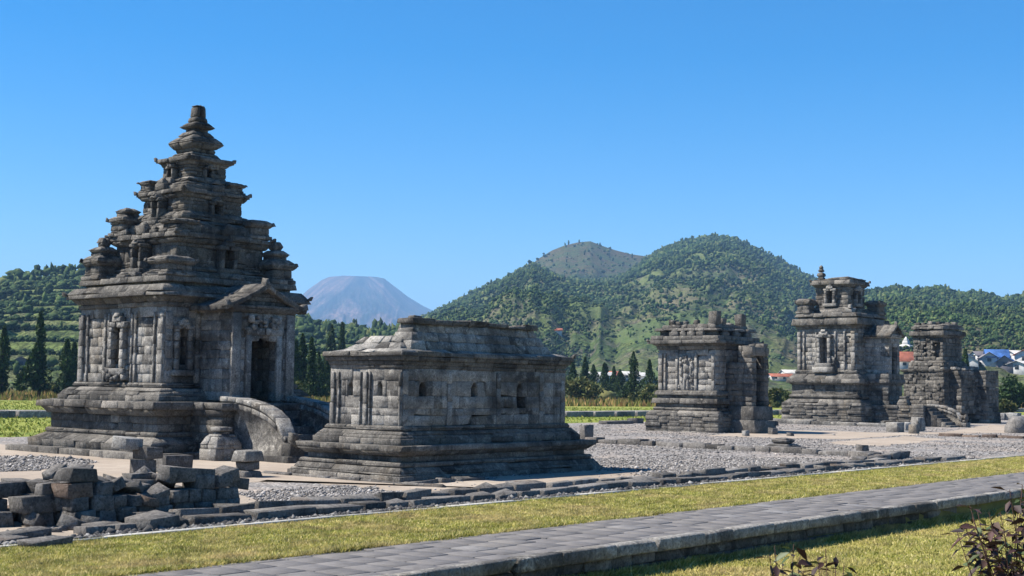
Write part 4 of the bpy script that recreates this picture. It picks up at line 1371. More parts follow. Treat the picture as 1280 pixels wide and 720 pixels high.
class Hill:
    def __init__(self, name, pts, Dfun, d0, power, amp, mat, seed, naz=300, nd=110, terr=None, back=1.6, spur=1.0, nscale=1.0):
        self.az, self.D, self.h = crest(pts, Dfun)
        self.d0, self.power, self.amp, self.seed, self.terr, self.back, self.spur, self.ns = d0, power, amp, seed, terr, back, spur, nscale
        A = np.linspace(self.az[0], self.az[-1], naz)
        T = np.concatenate([np.linspace(0, 1, nd), 1 + (back - 1) * np.linspace(.04, 1, 24)])
        AA, TT = np.meshgrid(A, T, indexing='ij')
        X, Y, Z = self.point(AA, TT)
        V = np.stack([X, Y, Z], -1).reshape(-1, 3)
        n, m = AA.shape
        I = (np.arange(n - 1)[:, None] * m + np.arange(m - 1)[None, :]).ravel()
        F = np.stack([I, I + 1, I + m + 1, I + m], -1)
        # counter-clockwise seen from above
        me = make_mesh(name, V, np.full(len(F), 4), F[:, ::-1].ravel(), mat, smooth=terr is None)
        if me.polygons[len(F) // 2].normal.z < 0: me.flip_normals()
        tag(link(name, me), kind='structure')
    def point(self, az, t):
        Dr = np.interp(az, self.az, self.D); hr = np.interp(az, self.az, self.h)
        d0 = self.d0(az) if callable(self.d0) else self.d0
        D = d0 + (Dr - d0) * t
        X = D * np.cos(az); Y = D * np.sin(az)
        up = np.clip(t, 0, 1)
        env = 6.75 * up * (1 - up) ** 2
        s = self.ns
        wv = (fbm(X / (170 * s), Y / (170 * s), self.seed, 5) - .5) * 2
        rd = 1 - np.abs(fbm(az * 28 * self.spur + t * 1.2, t * 2.2, self.seed + 5, 4) - .5) * 4
        z = hr * up ** self.power + env * (wv * self.amp + rd * self.amp * .36)
        det = (fbm(X / (26 * s), Y / (26 * s), self.seed + 9, 4) - .5) * self.amp * .22
        z = z + det * np.clip(env * 1.5, 0, 1)
        z = np.where(t > 1, hr * (1 - ((t - 1) / (self.back - 1)) ** 1.3 * .9) , z)
        z = np.maximum(z, -.3 + 0 * z)
        if self.terr:
            st = self.terr
            q = z / st; fl = np.floor(q); fr = q - fl
            zz = (fl + np.clip((fr - .70) / .30, 0, 1)) * st
            z = np.where(t < .985, zz * .88 + z * .12, z)
        return X, Y, z
    def scatter(self, n, rng, tmax=1.0, tmin=0.03):
        az = rng.uniform(self.az[0], self.az[-1], n)
        t = rng.uniform(tmin ** 1.3, tmax ** 1.3, n) ** (1 / 1.3)
        return az, t

VOLC = [(330, 402), (360, 385), (385, 362), (403, 349.5), (412, 346), (430, 344.5), (445, 345), (470, 346), (480, 348), (492, 357), (510, 371), (530, 383), (560, 397), (600, 412), (640, 420)]
volcano = Hill('volcano', VOLC, lambda px: 7200.0, 3200.0, 1.35, 60.0, MAT['volcano'], 31, 260, 110, None, 1.3, 3.2, 3.0)
FRONT0 = [(500, 420), (530, 394), (545, 388), (560, 382), (575, 373), (592, 364), (610, 356), (628, 346), (640, 340), (655, 333), (668, 328), (685, 338), (705, 347), (735, 351), (760, 349), (780, 343), (795, 333), (806, 325), (818, 316), (835, 308), (850, 302), (868, 298), (885, 295.5), (905, 295), (918, 296), (932, 303), (950, 311), (970, 322), (990, 333), (1010, 344), (1040, 356), (1080, 368), (1130, 380), (1200, 392), (1300, 402), (1400, 410)]
FRONT = [(a, b + 3.0) for a, b in FRONT0]
PEAK = [(560, 400), (600, 375), (640, 352), (660, 335), (672, 324), (690, 313), (705, 307), (722, 303), (738, 301.5), (752, 307), (770, 313), (790, 318), (812, 321), (830, 322), (870, 330), (930, 345)]
RIGHT = [(1000, 420), (1030, 395), (1060, 376), (1085, 368), (1100, 365), (1120, 360.5), (1135, 364), (1150, 364), (1166, 362), (1183, 363), (1196, 370), (1216, 369), (1234, 369), (1250, 376), (1265, 373), (1290, 373), (1330, 372), (1400, 378), (1460, 390)]
LEFT = [(-260, 385), (-160, 372), (-80, 364), (-30, 360), (0, 356.5), (25, 350), (45, 347.5), (70, 346), (105, 345), (160, 350), (220, 356), (280, 368), (330, 390), (370, 404), (400, 411), (430, 415), (470, 418), (520, 421), (570, 427), (620, 436), (680, 450)]
peak = Hill('far_peak', PEAK, lambda px: 1950.0, 1150.0, 1.0, 26.0, MAT['peak'], 11, 200, 80, None, 1.4, 1.5)
front = Hill('mountain', FRONT, lambda px: 1500.0 + 120 * math.sin(px / 130.0), lambda az: 470.0, 1.0, 30.0, MAT['hill'], 23, 420, 170, None, 1.5)
right = Hill('right_hill', RIGHT, lambda px: 1000.0 + 60 * math.sin(px / 60.0), lambda az: 330.0, 1.0, 14.0, MAT['hill'], 47, 240, 120, None, 1.5)
left = Hill('terraced_hill', LEFT, lambda px: 640.0 - .12 * max(px, 0), lambda az: 265.0, 1.0, 3.5, MAT['terrace'], 61, 420, 420, 3.6, 1.5)

# ------------------------------------------------------------------ woods on the hills (one mass per hill)
ICO_V = None
def ico():
    p = (1 + 5 ** .5) / 2
    V = np.array([(-1, p, 0), (1, p, 0), (-1, -p, 0), (1, -p, 0), (0, -1, p), (0, 1, p), (0, -1, -p), (0, 1, -p), (p, 0, -1), (p, 0, 1), (-p, 0, -1), (-p, 0, 1)], float)
    V /= np.linalg.norm(V[0])
    F = np.array([(0, 11, 5), (0, 5, 1), (0, 1, 7), (0, 7, 10), (0, 10, 11), (1, 5, 9), (5, 11, 4), (11, 10, 2), (10, 7, 6), (7, 1, 8), (3, 9, 4), (3, 4, 2), (3, 2, 6), (3, 6, 8), (3, 8, 9), (4, 9, 5), (2, 4, 11), (6, 2, 10), (8, 6, 7), (9, 8, 1)])
    return V, F
IV, IF = ico()

def blobs(name, C, R, mat, label, rng, lump=.28, cat='trees'):
    """many leafy clumps: C centres (n,3), R radii (n,3)"""
    n = len(C)
    V = IV[None] * (1 + rng.normal(0, lump, (n, 12, 1))) * R[:, None, :]
    a = rng.uniform(0, 6.283, n); ca, sa = np.cos(a)[:, None], np.sin(a)[:, None]
    V = np.stack([V[..., 0] * ca - V[..., 1] * sa, V[..., 0] * sa + V[..., 1] * ca, V[..., 2]], -1) + C[:, None, :]
    F = (IF[None] + (np.arange(n) * 12)[:, None, None]).reshape(-1)
    me = make_mesh(name, V.reshape(-1, 3), np.full(n * 20, 3), F, mat)
    o = link(name, me)
    return tag(o, label, cat, None, 'stuff')

CLEAR = [(1210, 14, 392), (1246, 12, 392), (1262, 16, 392), (1280, 14, 392), (1127, 14, 392), (990, 10, 560), (766, 46, 540)]
def azp(px):
    d = ray(px, 480.0); return math.atan2(d[1], d[0])
def wood(hill, name, label, n, size, thr, seed, patch=90.0, tmax=1.0, tmin=.03, sub=3, ridge=0, extra=None, conifer=.25, base=.15, where=None):
    rng = np.random.default_rng(seed)
    az, t = hill.scatter(n, rng, tmax, tmin)
    if ridge:
        az = np.concatenate([az, rng.uniform(hill.az[0], hill.az[-1], ridge)])
        t = np.concatenate([t, rng.uniform(.975, 1.005, ridge)])
    X, Y, Z = hill.point(az, t)
    m = fbm(X / patch, Y / patch, seed, 4) + (fbm(X / 22., Y / 22., seed + 3, 2) - .5) * .25
    keep = rng.random(len(az)) < np.clip((m - thr) * 5.0 + .5, base, 1)
    if where is not None: keep &= where(az, t, Z)
    if extra is not None: keep |= extra(az, t) & (rng.random(len(az)) < .9)
    if ridge: keep[-ridge:] |= rng.random(ridge) < .35
    for hp, hr, hD in CLEAR:
        da = np.abs(az - azp(hp)); D_ = np.hypot(X, Y)
        keep &= ~((da < hr / FPX) & (D_ < hD))
    X, Y, Z = X[keep], Y[keep], Z[keep]
    k = len(X)
    s = size * np.hypot(X, Y) / 1700.0 * np.minimum(rng.lognormal(0, .33, k), 1.7)
    con = rng.random(k) < conifer
    C = []; R = []
    for j in range(sub):
        off = rng.normal(0, .30, (k, 3)) * s[:, None] * (0 if sub == 1 else 1)
        r = s * rng.uniform(.34, .55, k)
        cz = Z + s * rng.uniform(.45, .85, k)
        off[con, :2] *= .3
        C.append(np.stack([X + off[:, 0], Y + off[:, 1], cz + off[:, 2] * .3], -1))
        R.append(np.stack([r * np.where(con, .55, 1), r * np.where(con, .55, 1), r * np.where(con, 1.5, .85)], -1))
    return blobs(name, np.concatenate(C), np.concatenate(R), MAT['forest'], label, rng)

def azp(px):
    d = ray(px, 480.0); return math.atan2(d[1], d[0])
wood(front, 'mountain_woods', 'patchy dark green woods and scrub covering the twin topped mountain', 80000, 3.4, .60, 101, 60., sub=2, ridge=500,
     extra=lambda az, t: (az > azp(735)) & (az < azp(545)) & (t < .36))
wood(peak, 'peak_scrub', 'sparse scrub dotting the bare far peak', 6000, 3.2, .57, 102, 120., sub=1, ridge=8)
wood(right, 'right_hill_woods', 'dark woods in patches over the low hill at right', 36000, 3.7, .58, 103, 50., sub=2, ridge=260,
     extra=lambda az, t: (t < .36) & (t > .09))
wood(left, 'terrace_scrub', 'rows of dark bushes along the terrace edges of the left hill', 90000, 4.2, .40, 104, 45., sub=1, tmax=.93, conifer=0,
     where=lambda az, t, Z: np.mod((Z + .05) / 3.6, 1.0) < .30)
wood(left, 'terrace_crest_woods', 'trees along the crest of the terraced hill', 7000, 8.0, .9, 105, 60., sub=4, ridge=220,
     extra=lambda az, t: ((t > .93) | ((az < azp(340)) & (t > .62))), conifer=.25)
# rough scrub and hedges on the flat land before the hills
rng = np.random.default_rng(77)
px = rng.uniform(-60, 1340, 4200); D = np.where(px > 1090, rng.uniform(205, 330, 4200), rng.uniform(205, 470, 4200))
dirs = DIRS(px)
X, Y = dirs[:, 0] * D, dirs[:, 1] * D
keep = (fbm(X / 30., Y / 30., 5, 3) > .52)
X, Y = X[keep], Y[keep]; X = np.repeat(X, 4) + rng.normal(0, 1.1, 4 * len(X)); Y = np.repeat(Y, 4) + rng.normal(0, 1.1, len(X)); s = rng.uniform(.35, 1.0, len(X))
blobs('field_scrub', np.stack([X, Y, s * .5], -1), np.stack([s, s, s * .75], -1), MAT['bush'], 'low scrub and hedges on the flat fields below the hills', rng, .4)

# ================================================================== TREES AND BUSHES
def leaf_cloud(mb_pts, size, rng, stretch=(1, 1, 1), up=.25):
    """leaf sized quads at the given points -> verts, counts, flat"""
    n = len(mb_pts)
    d = rng.normal(0, 1, (n, 3)); d[:, 2] += up; d /= np.linalg.norm(d, axis=1, keepdims=True)
    e = rng.normal(0, 1, (n, 3)); e -= d * (e * d).sum(1, keepdims=True); e /= np.linalg.norm(e, axis=1, keepdims=True)
    s = size * rng.uniform(.6, 1.4, (n, 1))
    a = mb_pts - d * s; b = mb_pts + e * s * .45; c = mb_pts + d * s; g = mb_pts - e * s * .45
    V = np.stack([a, b, c, g], 1).reshape(-1, 3)
    return V, np.full(n, 4), np.arange(4 * n)

def cypress_crown(h, r, rng, n=2600, clear=.12, lean=.0, cols=1):
    P = []; sd_ = int(rng.integers(0, 9999))
    for c in range(cols):
        cx, cy = (0, 0) if c == 0 else rng.normal(0, r * .75, 2)
        hh = h if c == 0 else h * rng.uniform(.45, .72)
        m = n // cols
        z = rng.uniform(0, 1, m) ** .9
        prof_ = np.minimum(1, z * 7 + .35) * (1 - z) ** .75 + .035
        ang = rng.uniform(0, 6.283, m)
        wob_ = .30 + 1.25 * vnoise(ang * 1.3 + c * 7, z * 7 + .5 * ang, sd_) * (.55 + .75 * vnoise(z * 5 + c, z * 0, sd_ + 3))
        rad = r * (1.0 if cols == 1 else .7) * prof_ * wob_ * np.sqrt(rng.uniform(.12, 1, m))
        P.append(np.stack([cx * (1 - z) + rad * np.cos(ang) + lean * z * h, cy * (1 - z) + rad * np.sin(ang), h * clear + z * (hh - h * clear)], -1))
    P = np.concatenate(P)
    return leaf_cloud(P, max(.10, h * .028), rng, up=1.1)

def cypress(loc, h, r, label, group, seed, cols=1, clear=.12, mat='cypress', n=2600):
    rng = np.random.default_rng(seed)
    t = empty('cypress_tree', loc, label, 'tree', group)
    V, c, f = cypress_crown(h, r, rng, n, clear, rng.normal(0, .012), cols)
    link('crown', make_mesh('crown', V, c, f, MAT[mat]), t)
    m_ = MB(); m_.tube([(0, 0, -.2), (0, 0, h * .35), (0, 0, h * .8)], [h * .022, h * .016, h * .006], 6)
    m_.build('trunk', MAT['bark'], t)
    return t

def place(px, D, py_top):
    """ground point of a tree and the height that reaches the row py_top"""
    p = AT(px, D)
    return (p[0], p[1], -.03), EYE[2] + D * ELEV(px, py_top) + .03

gl, gm, gr = 'cypresses beyond the left lawn', 'cypresses behind the tall temple', 'row of cypresses in the dry field'
TREES = [
    (2, 150, 408, 1.5, 'dark cypress cut by the left border of the photo', gl, 2), (49, 150, 391, 1.75, 'tall slender dark cypress with side stems left of the tallest temple', gl, 3),
    (82, 148, 424, 1.6, 'squat rounded dark cypress beside the tallest temple', gl, 2), (91, 155, 428, 1.2, 'short cypress half hidden by the tallest temple wall', gl, 1),
    (369, 150, 425, 1.0, 'narrow cypress close against the porch of the tallest temple', gm, 1), (376, 152, 418, 1.1, 'second cypress right of the tall temple porch', gm, 1),
    (388, 146, 422, 1.25, 'bushy dark cypress in the gap between the two left temples', gm, 2), (398, 150, 440, 1.4, 'low broad cypress beside the low temple eave', gm, 2), (407, 155, 446, 1.1, 'stubby cypress touching the low temple wall', gm, 1),
    (413, 240, 407, 1.9, 'pale green pointed cypress rising over the low temple eave', gm, 1), (426, 235, 404, 1.5, 'thin pointed cypress above the left of the low temple roof', gm, 1),
    (704, 200, 455, 1.3, 'leaning small cypress at the right eave of the low temple', gr, 2), (716, 205, 450, 1.1, 'slim cypress just right of the low temple', gr, 1), (731, 215, 447, 1.3, 'taller slim cypress behind the round bush', gr, 1),
    (742, 220, 456, 1.3, 'thin greyish cypress right of the round bush', gr, 1), (756, 210, 454, 1.25, 'light green cone shaped cypress before the white roofs', gr, 1), (767, 215, 458, 1.2, 'narrow topped cypress with a ball shaped base', gr, 1),
    (775, 212, 462, 1.3, 'short cypress with a bare trunk left of the tallest field cypress', gr, 1), (792, 180, 440, 1.75, 'tallest dense dark cypress of the field row', gr, 2), (812, 185, 450, 1.35, 'green cypress close to the relief temple', gr, 1),
    (1207, 190, 437, .9, 'thin columnar cypress standing behind the farthest temple', 'trees at the right edge', 1),
]
for i, (px, D, top, r, lab, grp, cols) in enumerate(TREES):
    loc, h = place(px, D, top)
    clear = .25 if lab.startswith(('short cypress with', 'narrow topped', 'light green')) else .1
    cypress(loc, h, r, lab, grp, 500 + i, cols, clear, n=3000 if cols > 1 else 2200)

def bush(loc, w, h, label, seed, mat='bush', cat='bush', n=1500, size=.2, group=None):
    rng = np.random.default_rng(seed)
    t = empty('round_bush', loc, label, cat, group)
    P = []
    for k in range(14):
        c = np.array([rng.normal(0, w * .22), rng.normal(0, w * .22), h * rng.uniform(.25, .72)])
        q = rng.normal(0, 1, (n // 14, 3)); q /= np.linalg.norm(q, axis=1, keepdims=True)
        P.append(c + q * np.array([w * .22, w * .22, h * .25]) * rng.uniform(.5, 1.05, (n // 14, 1)))
    P = np.concatenate(P); P[:, 2] = np.abs(P[:, 2])
    V, c_, f_ = leaf_cloud(P, size, rng)
    link('crown', make_mesh('crown', V, c_, f_, MAT[mat]), t)
    m_ = MB(); m_.tube([(0, 0, -.1), (0, 0, h * .5)], [w * .03, w * .015], 6); m_.build('trunk', MAT['bark'], t)
    return t
for i, (px, D, top, w, lab, mat_) in enumerate((
        (725, 165, 469, 4.6, 'big round olive bush right of the low temple', 'bush'), (822, 160, 478, 2.4, 'yellow green bush beside the relief temple plinth', 'bush'), (803, 155, 488, 2.2, 'low weedy bush before the tallest field cypress', 'bush'),
        (1268, 150, 466, 3.2, 'dark bushy tree at the right border', 'cypress'), (971, 150, 484, 2.2, 'bush in the gap between the relief and two storey temples', 'bush'),
        (1247, 120, 497, 1.8, 'low scrubby bush in the field at right', 'bush'), (360, 140, 470, 1.8, 'small leafy bush by the tall temple porch', 'bush'), (63, 170, 475, 2.0, 'small bush behind the slender left cypress', 'bush'))):
    loc, h = place(px, D, top)
    bush(loc, w * 1.15, h, lab, 700 + i, mat_, 'tree' if 'tree' in lab.split() else 'bush', 2400, .26)

# tall dry grass between the lawns and the tree rows
rng = np.random.default_rng(9)
n = 60000
px = rng.uniform(-40, 1330, n); D = 1 / rng.uniform(1 / 260., 1 / 92., n)
hd = DIRS(px)
X, Y = hd[:, 0] * D, hd[:, 1] * D
keep = (~inside(np.stack([X, Y], -1), back_l)) & (Y > np.interp(X, [0, 37, 72, 138, 300], [70, 69, 58, 54, 51])) & (fbm(X / 14., Y / 14., 3, 3) > .40)
X, Y = X[keep], Y[keep]; n = len(X)
h = rng.uniform(.2, .75, n) * (.6 + .9 * fbm(X / 9., Y / 9., 8, 2)); w = rng.uniform(.08, .22, n); a = rng.uniform(0, 3.14, n)
V = np.stack([np.stack([X - w * np.cos(a), Y - w * np.sin(a), X * 0 - .03], -1), np.stack([X + w * np.cos(a), Y + w * np.sin(a), X * 0 - .03], -1), np.stack([X + rng.normal(0, .15, n), Y + rng.normal(0, .15, n), h], -1)], 1)
tag(link('dry_grass', make_mesh('dry_grass', V.reshape(-1, 3), np.full(n, 3), np.arange(3 * n), MAT['dry_grass'])), 'tall rusty dry grass and weeds in the fields beyond the lawns', 'grass', None, 'stuff')

# ================================================================== VILLAGE
def ground_z(px, D):
    a = azp(px); z = -.03
    for hl in (front, right, left):
        if not hl.az[0] <= a <= hl.az[-1]: continue
        Dr = np.interp(a, hl.az, hl.D); d0 = hl.d0(a) if callable(hl.d0) else hl.d0
        t_ = (D - d0) / (Dr - d0)
        if 0 < t_ <= 1: z = max(z, float(hl.point(np.array([a]), np.array([t_]))[2][0]))
    return z
def meet(px, py, D0):
    """distance at which the sight line of a pixel meets the hill foot"""
    e = ELEV(px, py); D = 280.0
    while D < 1400:
        if ground_z(px, D) >= EYE[2] + D * e: return D
        D += 4.0
    return D0
def house(px, D, py_base, w, d, h, rh, yaw_deg, wall, roof, label, name='village_house', gable=True, grp='village houses under the hills'):
    w *= .72; d *= .72; h *= .75; rh *= .8
    D0 = D; D = meet(px, py_base, D)
    k_ = D / D0; w *= k_; d *= k_; h *= k_; rh *= k_
    p = AT(px, D); z = ground_z(px, D)
    t = empty(name, (p[0], p[1], z), label, 'house', grp, math.radians(yaw_deg))
    m_ = MB(); m_.box(-w / 2, w / 2, -d / 2, d / 2, -2.5, h, jit=.02, ch=.02)
    m_.poly([(-w / 2, -d / 2 + .05, h), (-w / 2, d / 2 - .05, h), (-w / 2, 0, h + rh * .93)], [[0, 1, 2]])
    m_.poly([(w / 2, -d / 2 + .05, h), (w / 2, d / 2 - .05, h), (w / 2, 0, h + rh * .93)], [[0, 2, 1]])
    m_.build('wall', MAT[wall], t)
    m_ = MB(); e = .5
    for sg in (-1, 1):
        P = [[(w / 2 + e) if q[0] else -(w / 2 + e), sg * (d / 2 + e) * (1 - q[1]), h - .25 + (rh + .25) * q[1] + (.12 if q[2] else 0)] for q in SGN]
        m_.hexa(P, .02)
    m_.build('roof', MAT[roof], t)
    nw = max(1, int(w // 3))
    for k in range(nw):
        x = -w / 2 + (k + .5) * w / nw
        m_ = MB(); m_.box(x - .5, x + .5, -d / 2 - .05, -d / 2 + .05, h * .35, h * .8, jit=0); m_.build('window', MAT['window_dark'], t)
    m_ = MB(); m_.box(-w / 2 - .05, -w / 2 + .05, -.5, .5, h * .35, h * .85, jit=0); m_.build('window', MAT['window_dark'], t)
    return t
HOUSES = [
    (1210, 390, 462, 14, 8, 2.6, 2.6, 20, 'whitewash', 'blue_roof', 'long house with a broad blue roof right of the farthest temple'),
    (1246, 420, 457, 8, 7, 3.0, 2.6, -60, 'whitewash', 'blue_roof', 'small white house with steep blue roof and gable facing the temples'),
    (1258, 400, 463, 9, 6, 2.4, 2.0, 15, 'grey_roof', 'blue_roof', 'low shed with a dull blue roof below the white gabled house'),
    (1235, 430, 458, 9, 6, 2.6, 1.8, 30, 'whitewash', 'grey_roof', 'grey roofed house between the two blue roofs'),
    (1270, 440, 453, 7, 6, 3.2, 1.4, -20, 'whitewash', 'whitewash', 'white house with pale roof near the right border'),
    (1283, 410, 458, 9, 7, 3.4, 1.6, 10, 'whitewash', 'red_roof', 'white walled house cut by the right border'),
    (1276, 380, 466, 10, 6, 2.8, 1.0, 5, 'whitewash', 'whitewash', 'low cream house in front of the white village cluster'),
    (1127, 400, 462, 8, 7, 2.6, 3.2, -45, 'whitewash', 'red_roof', 'house with bright red roof between the two right temples'),
    (1225, 450, 452, 6, 5, 2.6, 1.4, -30, 'whitewash', 'grey_roof', 'tiny grey house above the blue roofs'),
    (750, 440, 477, 10, 6, 2.4, 1.2, -50, 'whitewash', 'whitewash', 'white roofed shed behind the left field cypresses'),
    (782, 450, 476, 12, 6, 2.2, 1.2, -45, 'whitewash', 'whitewash', 'long white shed behind the middle field cypresses'),
    (802, 455, 478, 8, 6, 2.6, 1.2, -45, 'whitewash', 'whitewash', 'white shed right of the tallest field cypress'),
    (766, 460, 476, 7, 6, 2.4, 1.4, -30, 'whitewash', 'red_roof', 'red brown roofed hut among the field cypresses'),
    (988, 440, 474, 8, 5, 2.2, 1.2, -30, 'whitewash', 'whitewash', 'small white hut left of the two storey temple'),
    (978, 460, 477, 12, 5, 1.8, 1.0, -40, 'whitewash', 'red_roof', 'long low red roofed shed left of the two storey temple'),
    (25, 330, 460, 9, 5, 1.8, 1.0, 60, 'grey_roof', 'grey_roof', 'pale grey shed at the foot of the terraces'),
    (697, 900, 419, 6, 4.5, 1.7, 1.3, -40, 'whitewash', 'red_roof', 'pink roofed house alone on the mountain slope'),
]
for a in HOUSES: house(*a)
p = AT(1133, 405)
t = empty('mosque_tower', (p[0], p[1], 7.0), 'pale little tower with flared crown behind the bright red roof', 'tower')
m_ = MB()
prof(m_, 0, 0, [(1.1, -4), (1.0, 6.5)], L=3, d=.5, H=2)
m_.build('shaft', MAT['whitewash'], t)
m_ = MB(); prof(m_, 0, 0, [(1.0, 6.5), (2.3, 7.3), (2.3, 7.6), (.9, 8.2), (.7, 9.2), (.1, 10.4)], L=3, d=.5, H=1.5); m_.build('crown_roof', MAT['whitewash'], t)

# ================================================================== LOOSE STONES
STN = []
def stone(x, y, z, w, d, h, rot=(0, 0, 0), mat='rubble', label=None, group=None, name='stone_block', cat='stone block'):
    m_ = MB(); m_.box(-w / 2, w / 2, -d / 2, d / 2, 0, h, jit=.020 * min(1, w * 2), ch=.009, chip=.55)
    # a second chip on some blocks
    o = m_.build(name, MAT[mat], None, (x, y, z))
    o.rotation_euler = rot
    return tag(o, label, cat, group)

GP = 'blocks of the tumbled stone pile'
LP = 'weathered grey block lying in the tumbled stone pile at the lower left'
rng = np.random.default_rng(21)
P0 = G(82, 661); P1 = G(304, 641)
ux = np.array([P1[0] - P0[0], P1[1] - P0[1]]); Lp = np.linalg.norm(ux); ux /= Lp
nx = np.array([-ux[1], ux[0]]); AP = math.atan2(ux[1], ux[0])
def pile(s, t, z, w, d, h, dr=0.0, tilt=(0, 0), mat='rubble', label=None):
    z *= .80; h *= .82; w *= .92
    c = np.array(P0[:2]) + ux * s + nx * t
    stone(c[0], c[1], z, w, d, h, (tilt[0], tilt[1], AP + dr), mat, label or LP, GP)
# front wall, three rough courses
def hcap(s):   # how high the front still stands
    return float(np.interp(s / Lp, [0, .18, .22, .42, .5, .56, .88, .92, 1.0], [.80, .80, .66, .56, .52, .62, .66, .50, .34]))
zc = [0.0, .27, .50]
for lv, (z, h) in enumerate(zip(zc, (.27, .23, .24))):
    s = 0.0 + rng.uniform(0, .12)
    while s < Lp - .1:
        w = rng.uniform(.24, .46)
        if z + h * .6 < hcap(s + w / 2):
            pile(s + w / 2, .18 + rng.normal(0, .03), z, w - .015, rng.uniform(.34, .42), h - .004, rng.normal(0, .06), mat='rubble' if rng.random() > .07 else 'red_stone')
        s += w
# rows behind, rising to the back
for row, t in enumerate((.58, .98, 1.4)):
    for lv, z in enumerate((0.0, .25, .48)):
        s = -.1 + rng.uniform(0, .3)
        while s < Lp - .2 - .2 * row:
            w = rng.uniform(.24, .48)
            if z + .1 < hcap(s) + .02 * row - .10 and rng.random() > .12:
                pile(s + w / 2, t + rng.normal(0, .05), z, w - .02, rng.uniform(.3, .4), .24, rng.normal(0, .22), mat='rubble' if rng.random() > .06 else 'red_stone')
            s += w
# named blocks on top of the pile
pile(.30, .26, .77, .5, .4, .22, .10, (0, .0), label='large squared block crowning the left corner of the stone pile')
pile(.70, .80, .64, .60, .36, .24, .5, (.06, -.36), label='dark slab tilted up at the back of the stone pile')
pile(1.02, .42, .58, .40, .22, .14, .9, (.5, -.2), label='thin slab leaning on edge in the middle of the stone pile')
pile(1.22, .55, .55, .38, .34, .20, .35, (.2, .22), label='pale topped block tilted in the middle of the stone pile')
pile(1.55, .10, .36, .48, .22, .17, -.12, (.12, -.32), label='light grey slab sliding down the front of the stone pile')
pile(2.25, .26, .66, .92, .36, .24, .03, (0, .03), label='longest squared block lying across the right part of the stone pile')
pile(2.95, .20, .60, .40, .32, .22, .1, (.05, -.2), label='small block set askew near the right end of the stone pile')
pile(2.62, .62, .66, .5, .3, .12, .2, (0, 0), label='flat stone showing behind the longest block of the pile')
pile(3.2, .22, .46, .36, .34, .2, -.2, (.05, .12), label='block slipping off the right end of the stone pile')
pile(1.38, .05, .28, .34, .26, .16, .3, (.2, .1), 'red_stone', 'reddish block low in the front of the stone pile')
for q in range(16):
    s_ = rng.uniform(.45, 2.2); t_ = rng.uniform(.2, 1.1)
    pile(s_, t_, hcap(s_) - .10 + .1 * t_, rng.uniform(.22, .42), rng.uniform(.2, .32), rng.uniform(.12, .2), rng.normal(0, .5), (rng.normal(0, .28), rng.normal(0, .28)), 'rubble' if rng.random() > .1 else 'red_stone')
# left arm of the pile, towards the border
for lv, z in enumerate((0.0, .25)):
    s = -1.75 + rng.uniform(0, .2)
    while s < -.15:
        w = rng.uniform(.34, .6)
        if lv == 0 or s > -1.5 and rng.random() > .25:
            pile(s + w / 2, .95 + rng.normal(0, .06) - .35 * (s + 1.0), z, w - .02, rng.uniform(.32, .44), .245, rng.normal(-.3, .12), mat='rubble' if rng.random() > .1 else 'red_stone')
        s += w
pile(-.55, 1.35, .0, .9, .5, .44, -.2); pile(-.42, 1.3, .44, 1.0, .46, .25, -.15, label='broad dark block behind the left arm of the stone pile')
pile(-.22, .45, .0, .26, .22, .22, .4, (.2, .5), label='small pale block propped against the left corner of the stone pile')
pile(-.02, -.12, .0, .34, .26, .2, .5, (.3, .2)); pile(.28, -.14, .0, .3, .24, .18, .8, (.15, .3))
for q in range(26):
    s_ = rng.uniform(-1.6, Lp + .25); t_ = rng.uniform(-.28, .05) if rng.random() < .7 else rng.uniform(1.5, 2.1)
    c_ = np.array(P0[:2]) + ux * s_ + nx * t_
    stone(c_[0], c_[1], -.015, rng.uniform(.08, .2), rng.uniform(.07, .15), rng.uniform(.05, .11), (rng.normal(0, .2), rng.normal(0, .2), rng.uniform(0, 3)), 'rubble', 'small broken stone fragment lying on the ground beside the tumbled stone pile', 'fragments round the stone pile', 'stone_fragment', 'stone fragment')
# flat slabs before the pile
for (px, py, w, d, h, a, lab) in ((30, 672, .7, .24, .09, .15, 'long flat stone lying at the left border before the pile'), (58, 682, .6, .3, .09, .12, 'layered dark slab sunk at the grass edge lower left'), (130, 662, .5, .3, .1, .1, 'thin slab in front of the stone pile corner'),
                                  (8, 678, .4, .3, .1, -.2, 'dark stone cut by the left border beside the grass'), (190, 661, .62, .45, .2, .2, 'wide squared footing block in front of the pile')):
    g_ = G(px, py); stone(g_[0], g_[1], -.02, w, d, h, (0, 0, AP + a), 'rubble', lab)
# blocks standing behind the pile
g_ = G(178, 594)
stone(g_[0], g_[1], 0, .34, .46, .34, (0, 0, .1), 'rubble', 'lower dark block carrying the pale stone behind the pile')
stone(g_[0] + .1, g_[1] - .02, .34, .42, .5, .26, (0, 0, .05), 'rubble', 'dark block in the middle of the stack behind the pile')
stone(g_[0] - .28, g_[1] + .18, .56, .5, .42, .22, (.08, .05, .2), 'pale_stone', 'pale whitish stone on top of the stack behind the pile')
g_ = G(196, 590); stone(g_[0] + .3, g_[1] - .2, 0, .75, .4, .36, (0, 0, .05), 'rubble', 'dark oblong block right of the stack behind the pile')
# two block pedestal before the tall temple
g_ = G(309, 596)
t = empty('stone_pedestal', (g_[0], g_[1], 0), 'small pedestal of stacked square stones standing on the dirt between the left temples', 'pedestal')
m_ = MB(); m_.box(-.26, .26, -.26, .26, -.03, .14, jit=.012, ch=.02, chip=.6); m_.build('foot', MAT['rubble'], t)
m_ = MB(); m_.box(-.18, .18, -.18, .18, .14, .34, jit=.01, ch=.02); m_.build('shaft', MAT['rubble'], t)
m_ = MB(); m_.box(-.27, .27, -.25, .25, .34, .56, jit=.015, ch=.025, chip=.6, top=.85); m_.build('cap', MAT['stone'], t)
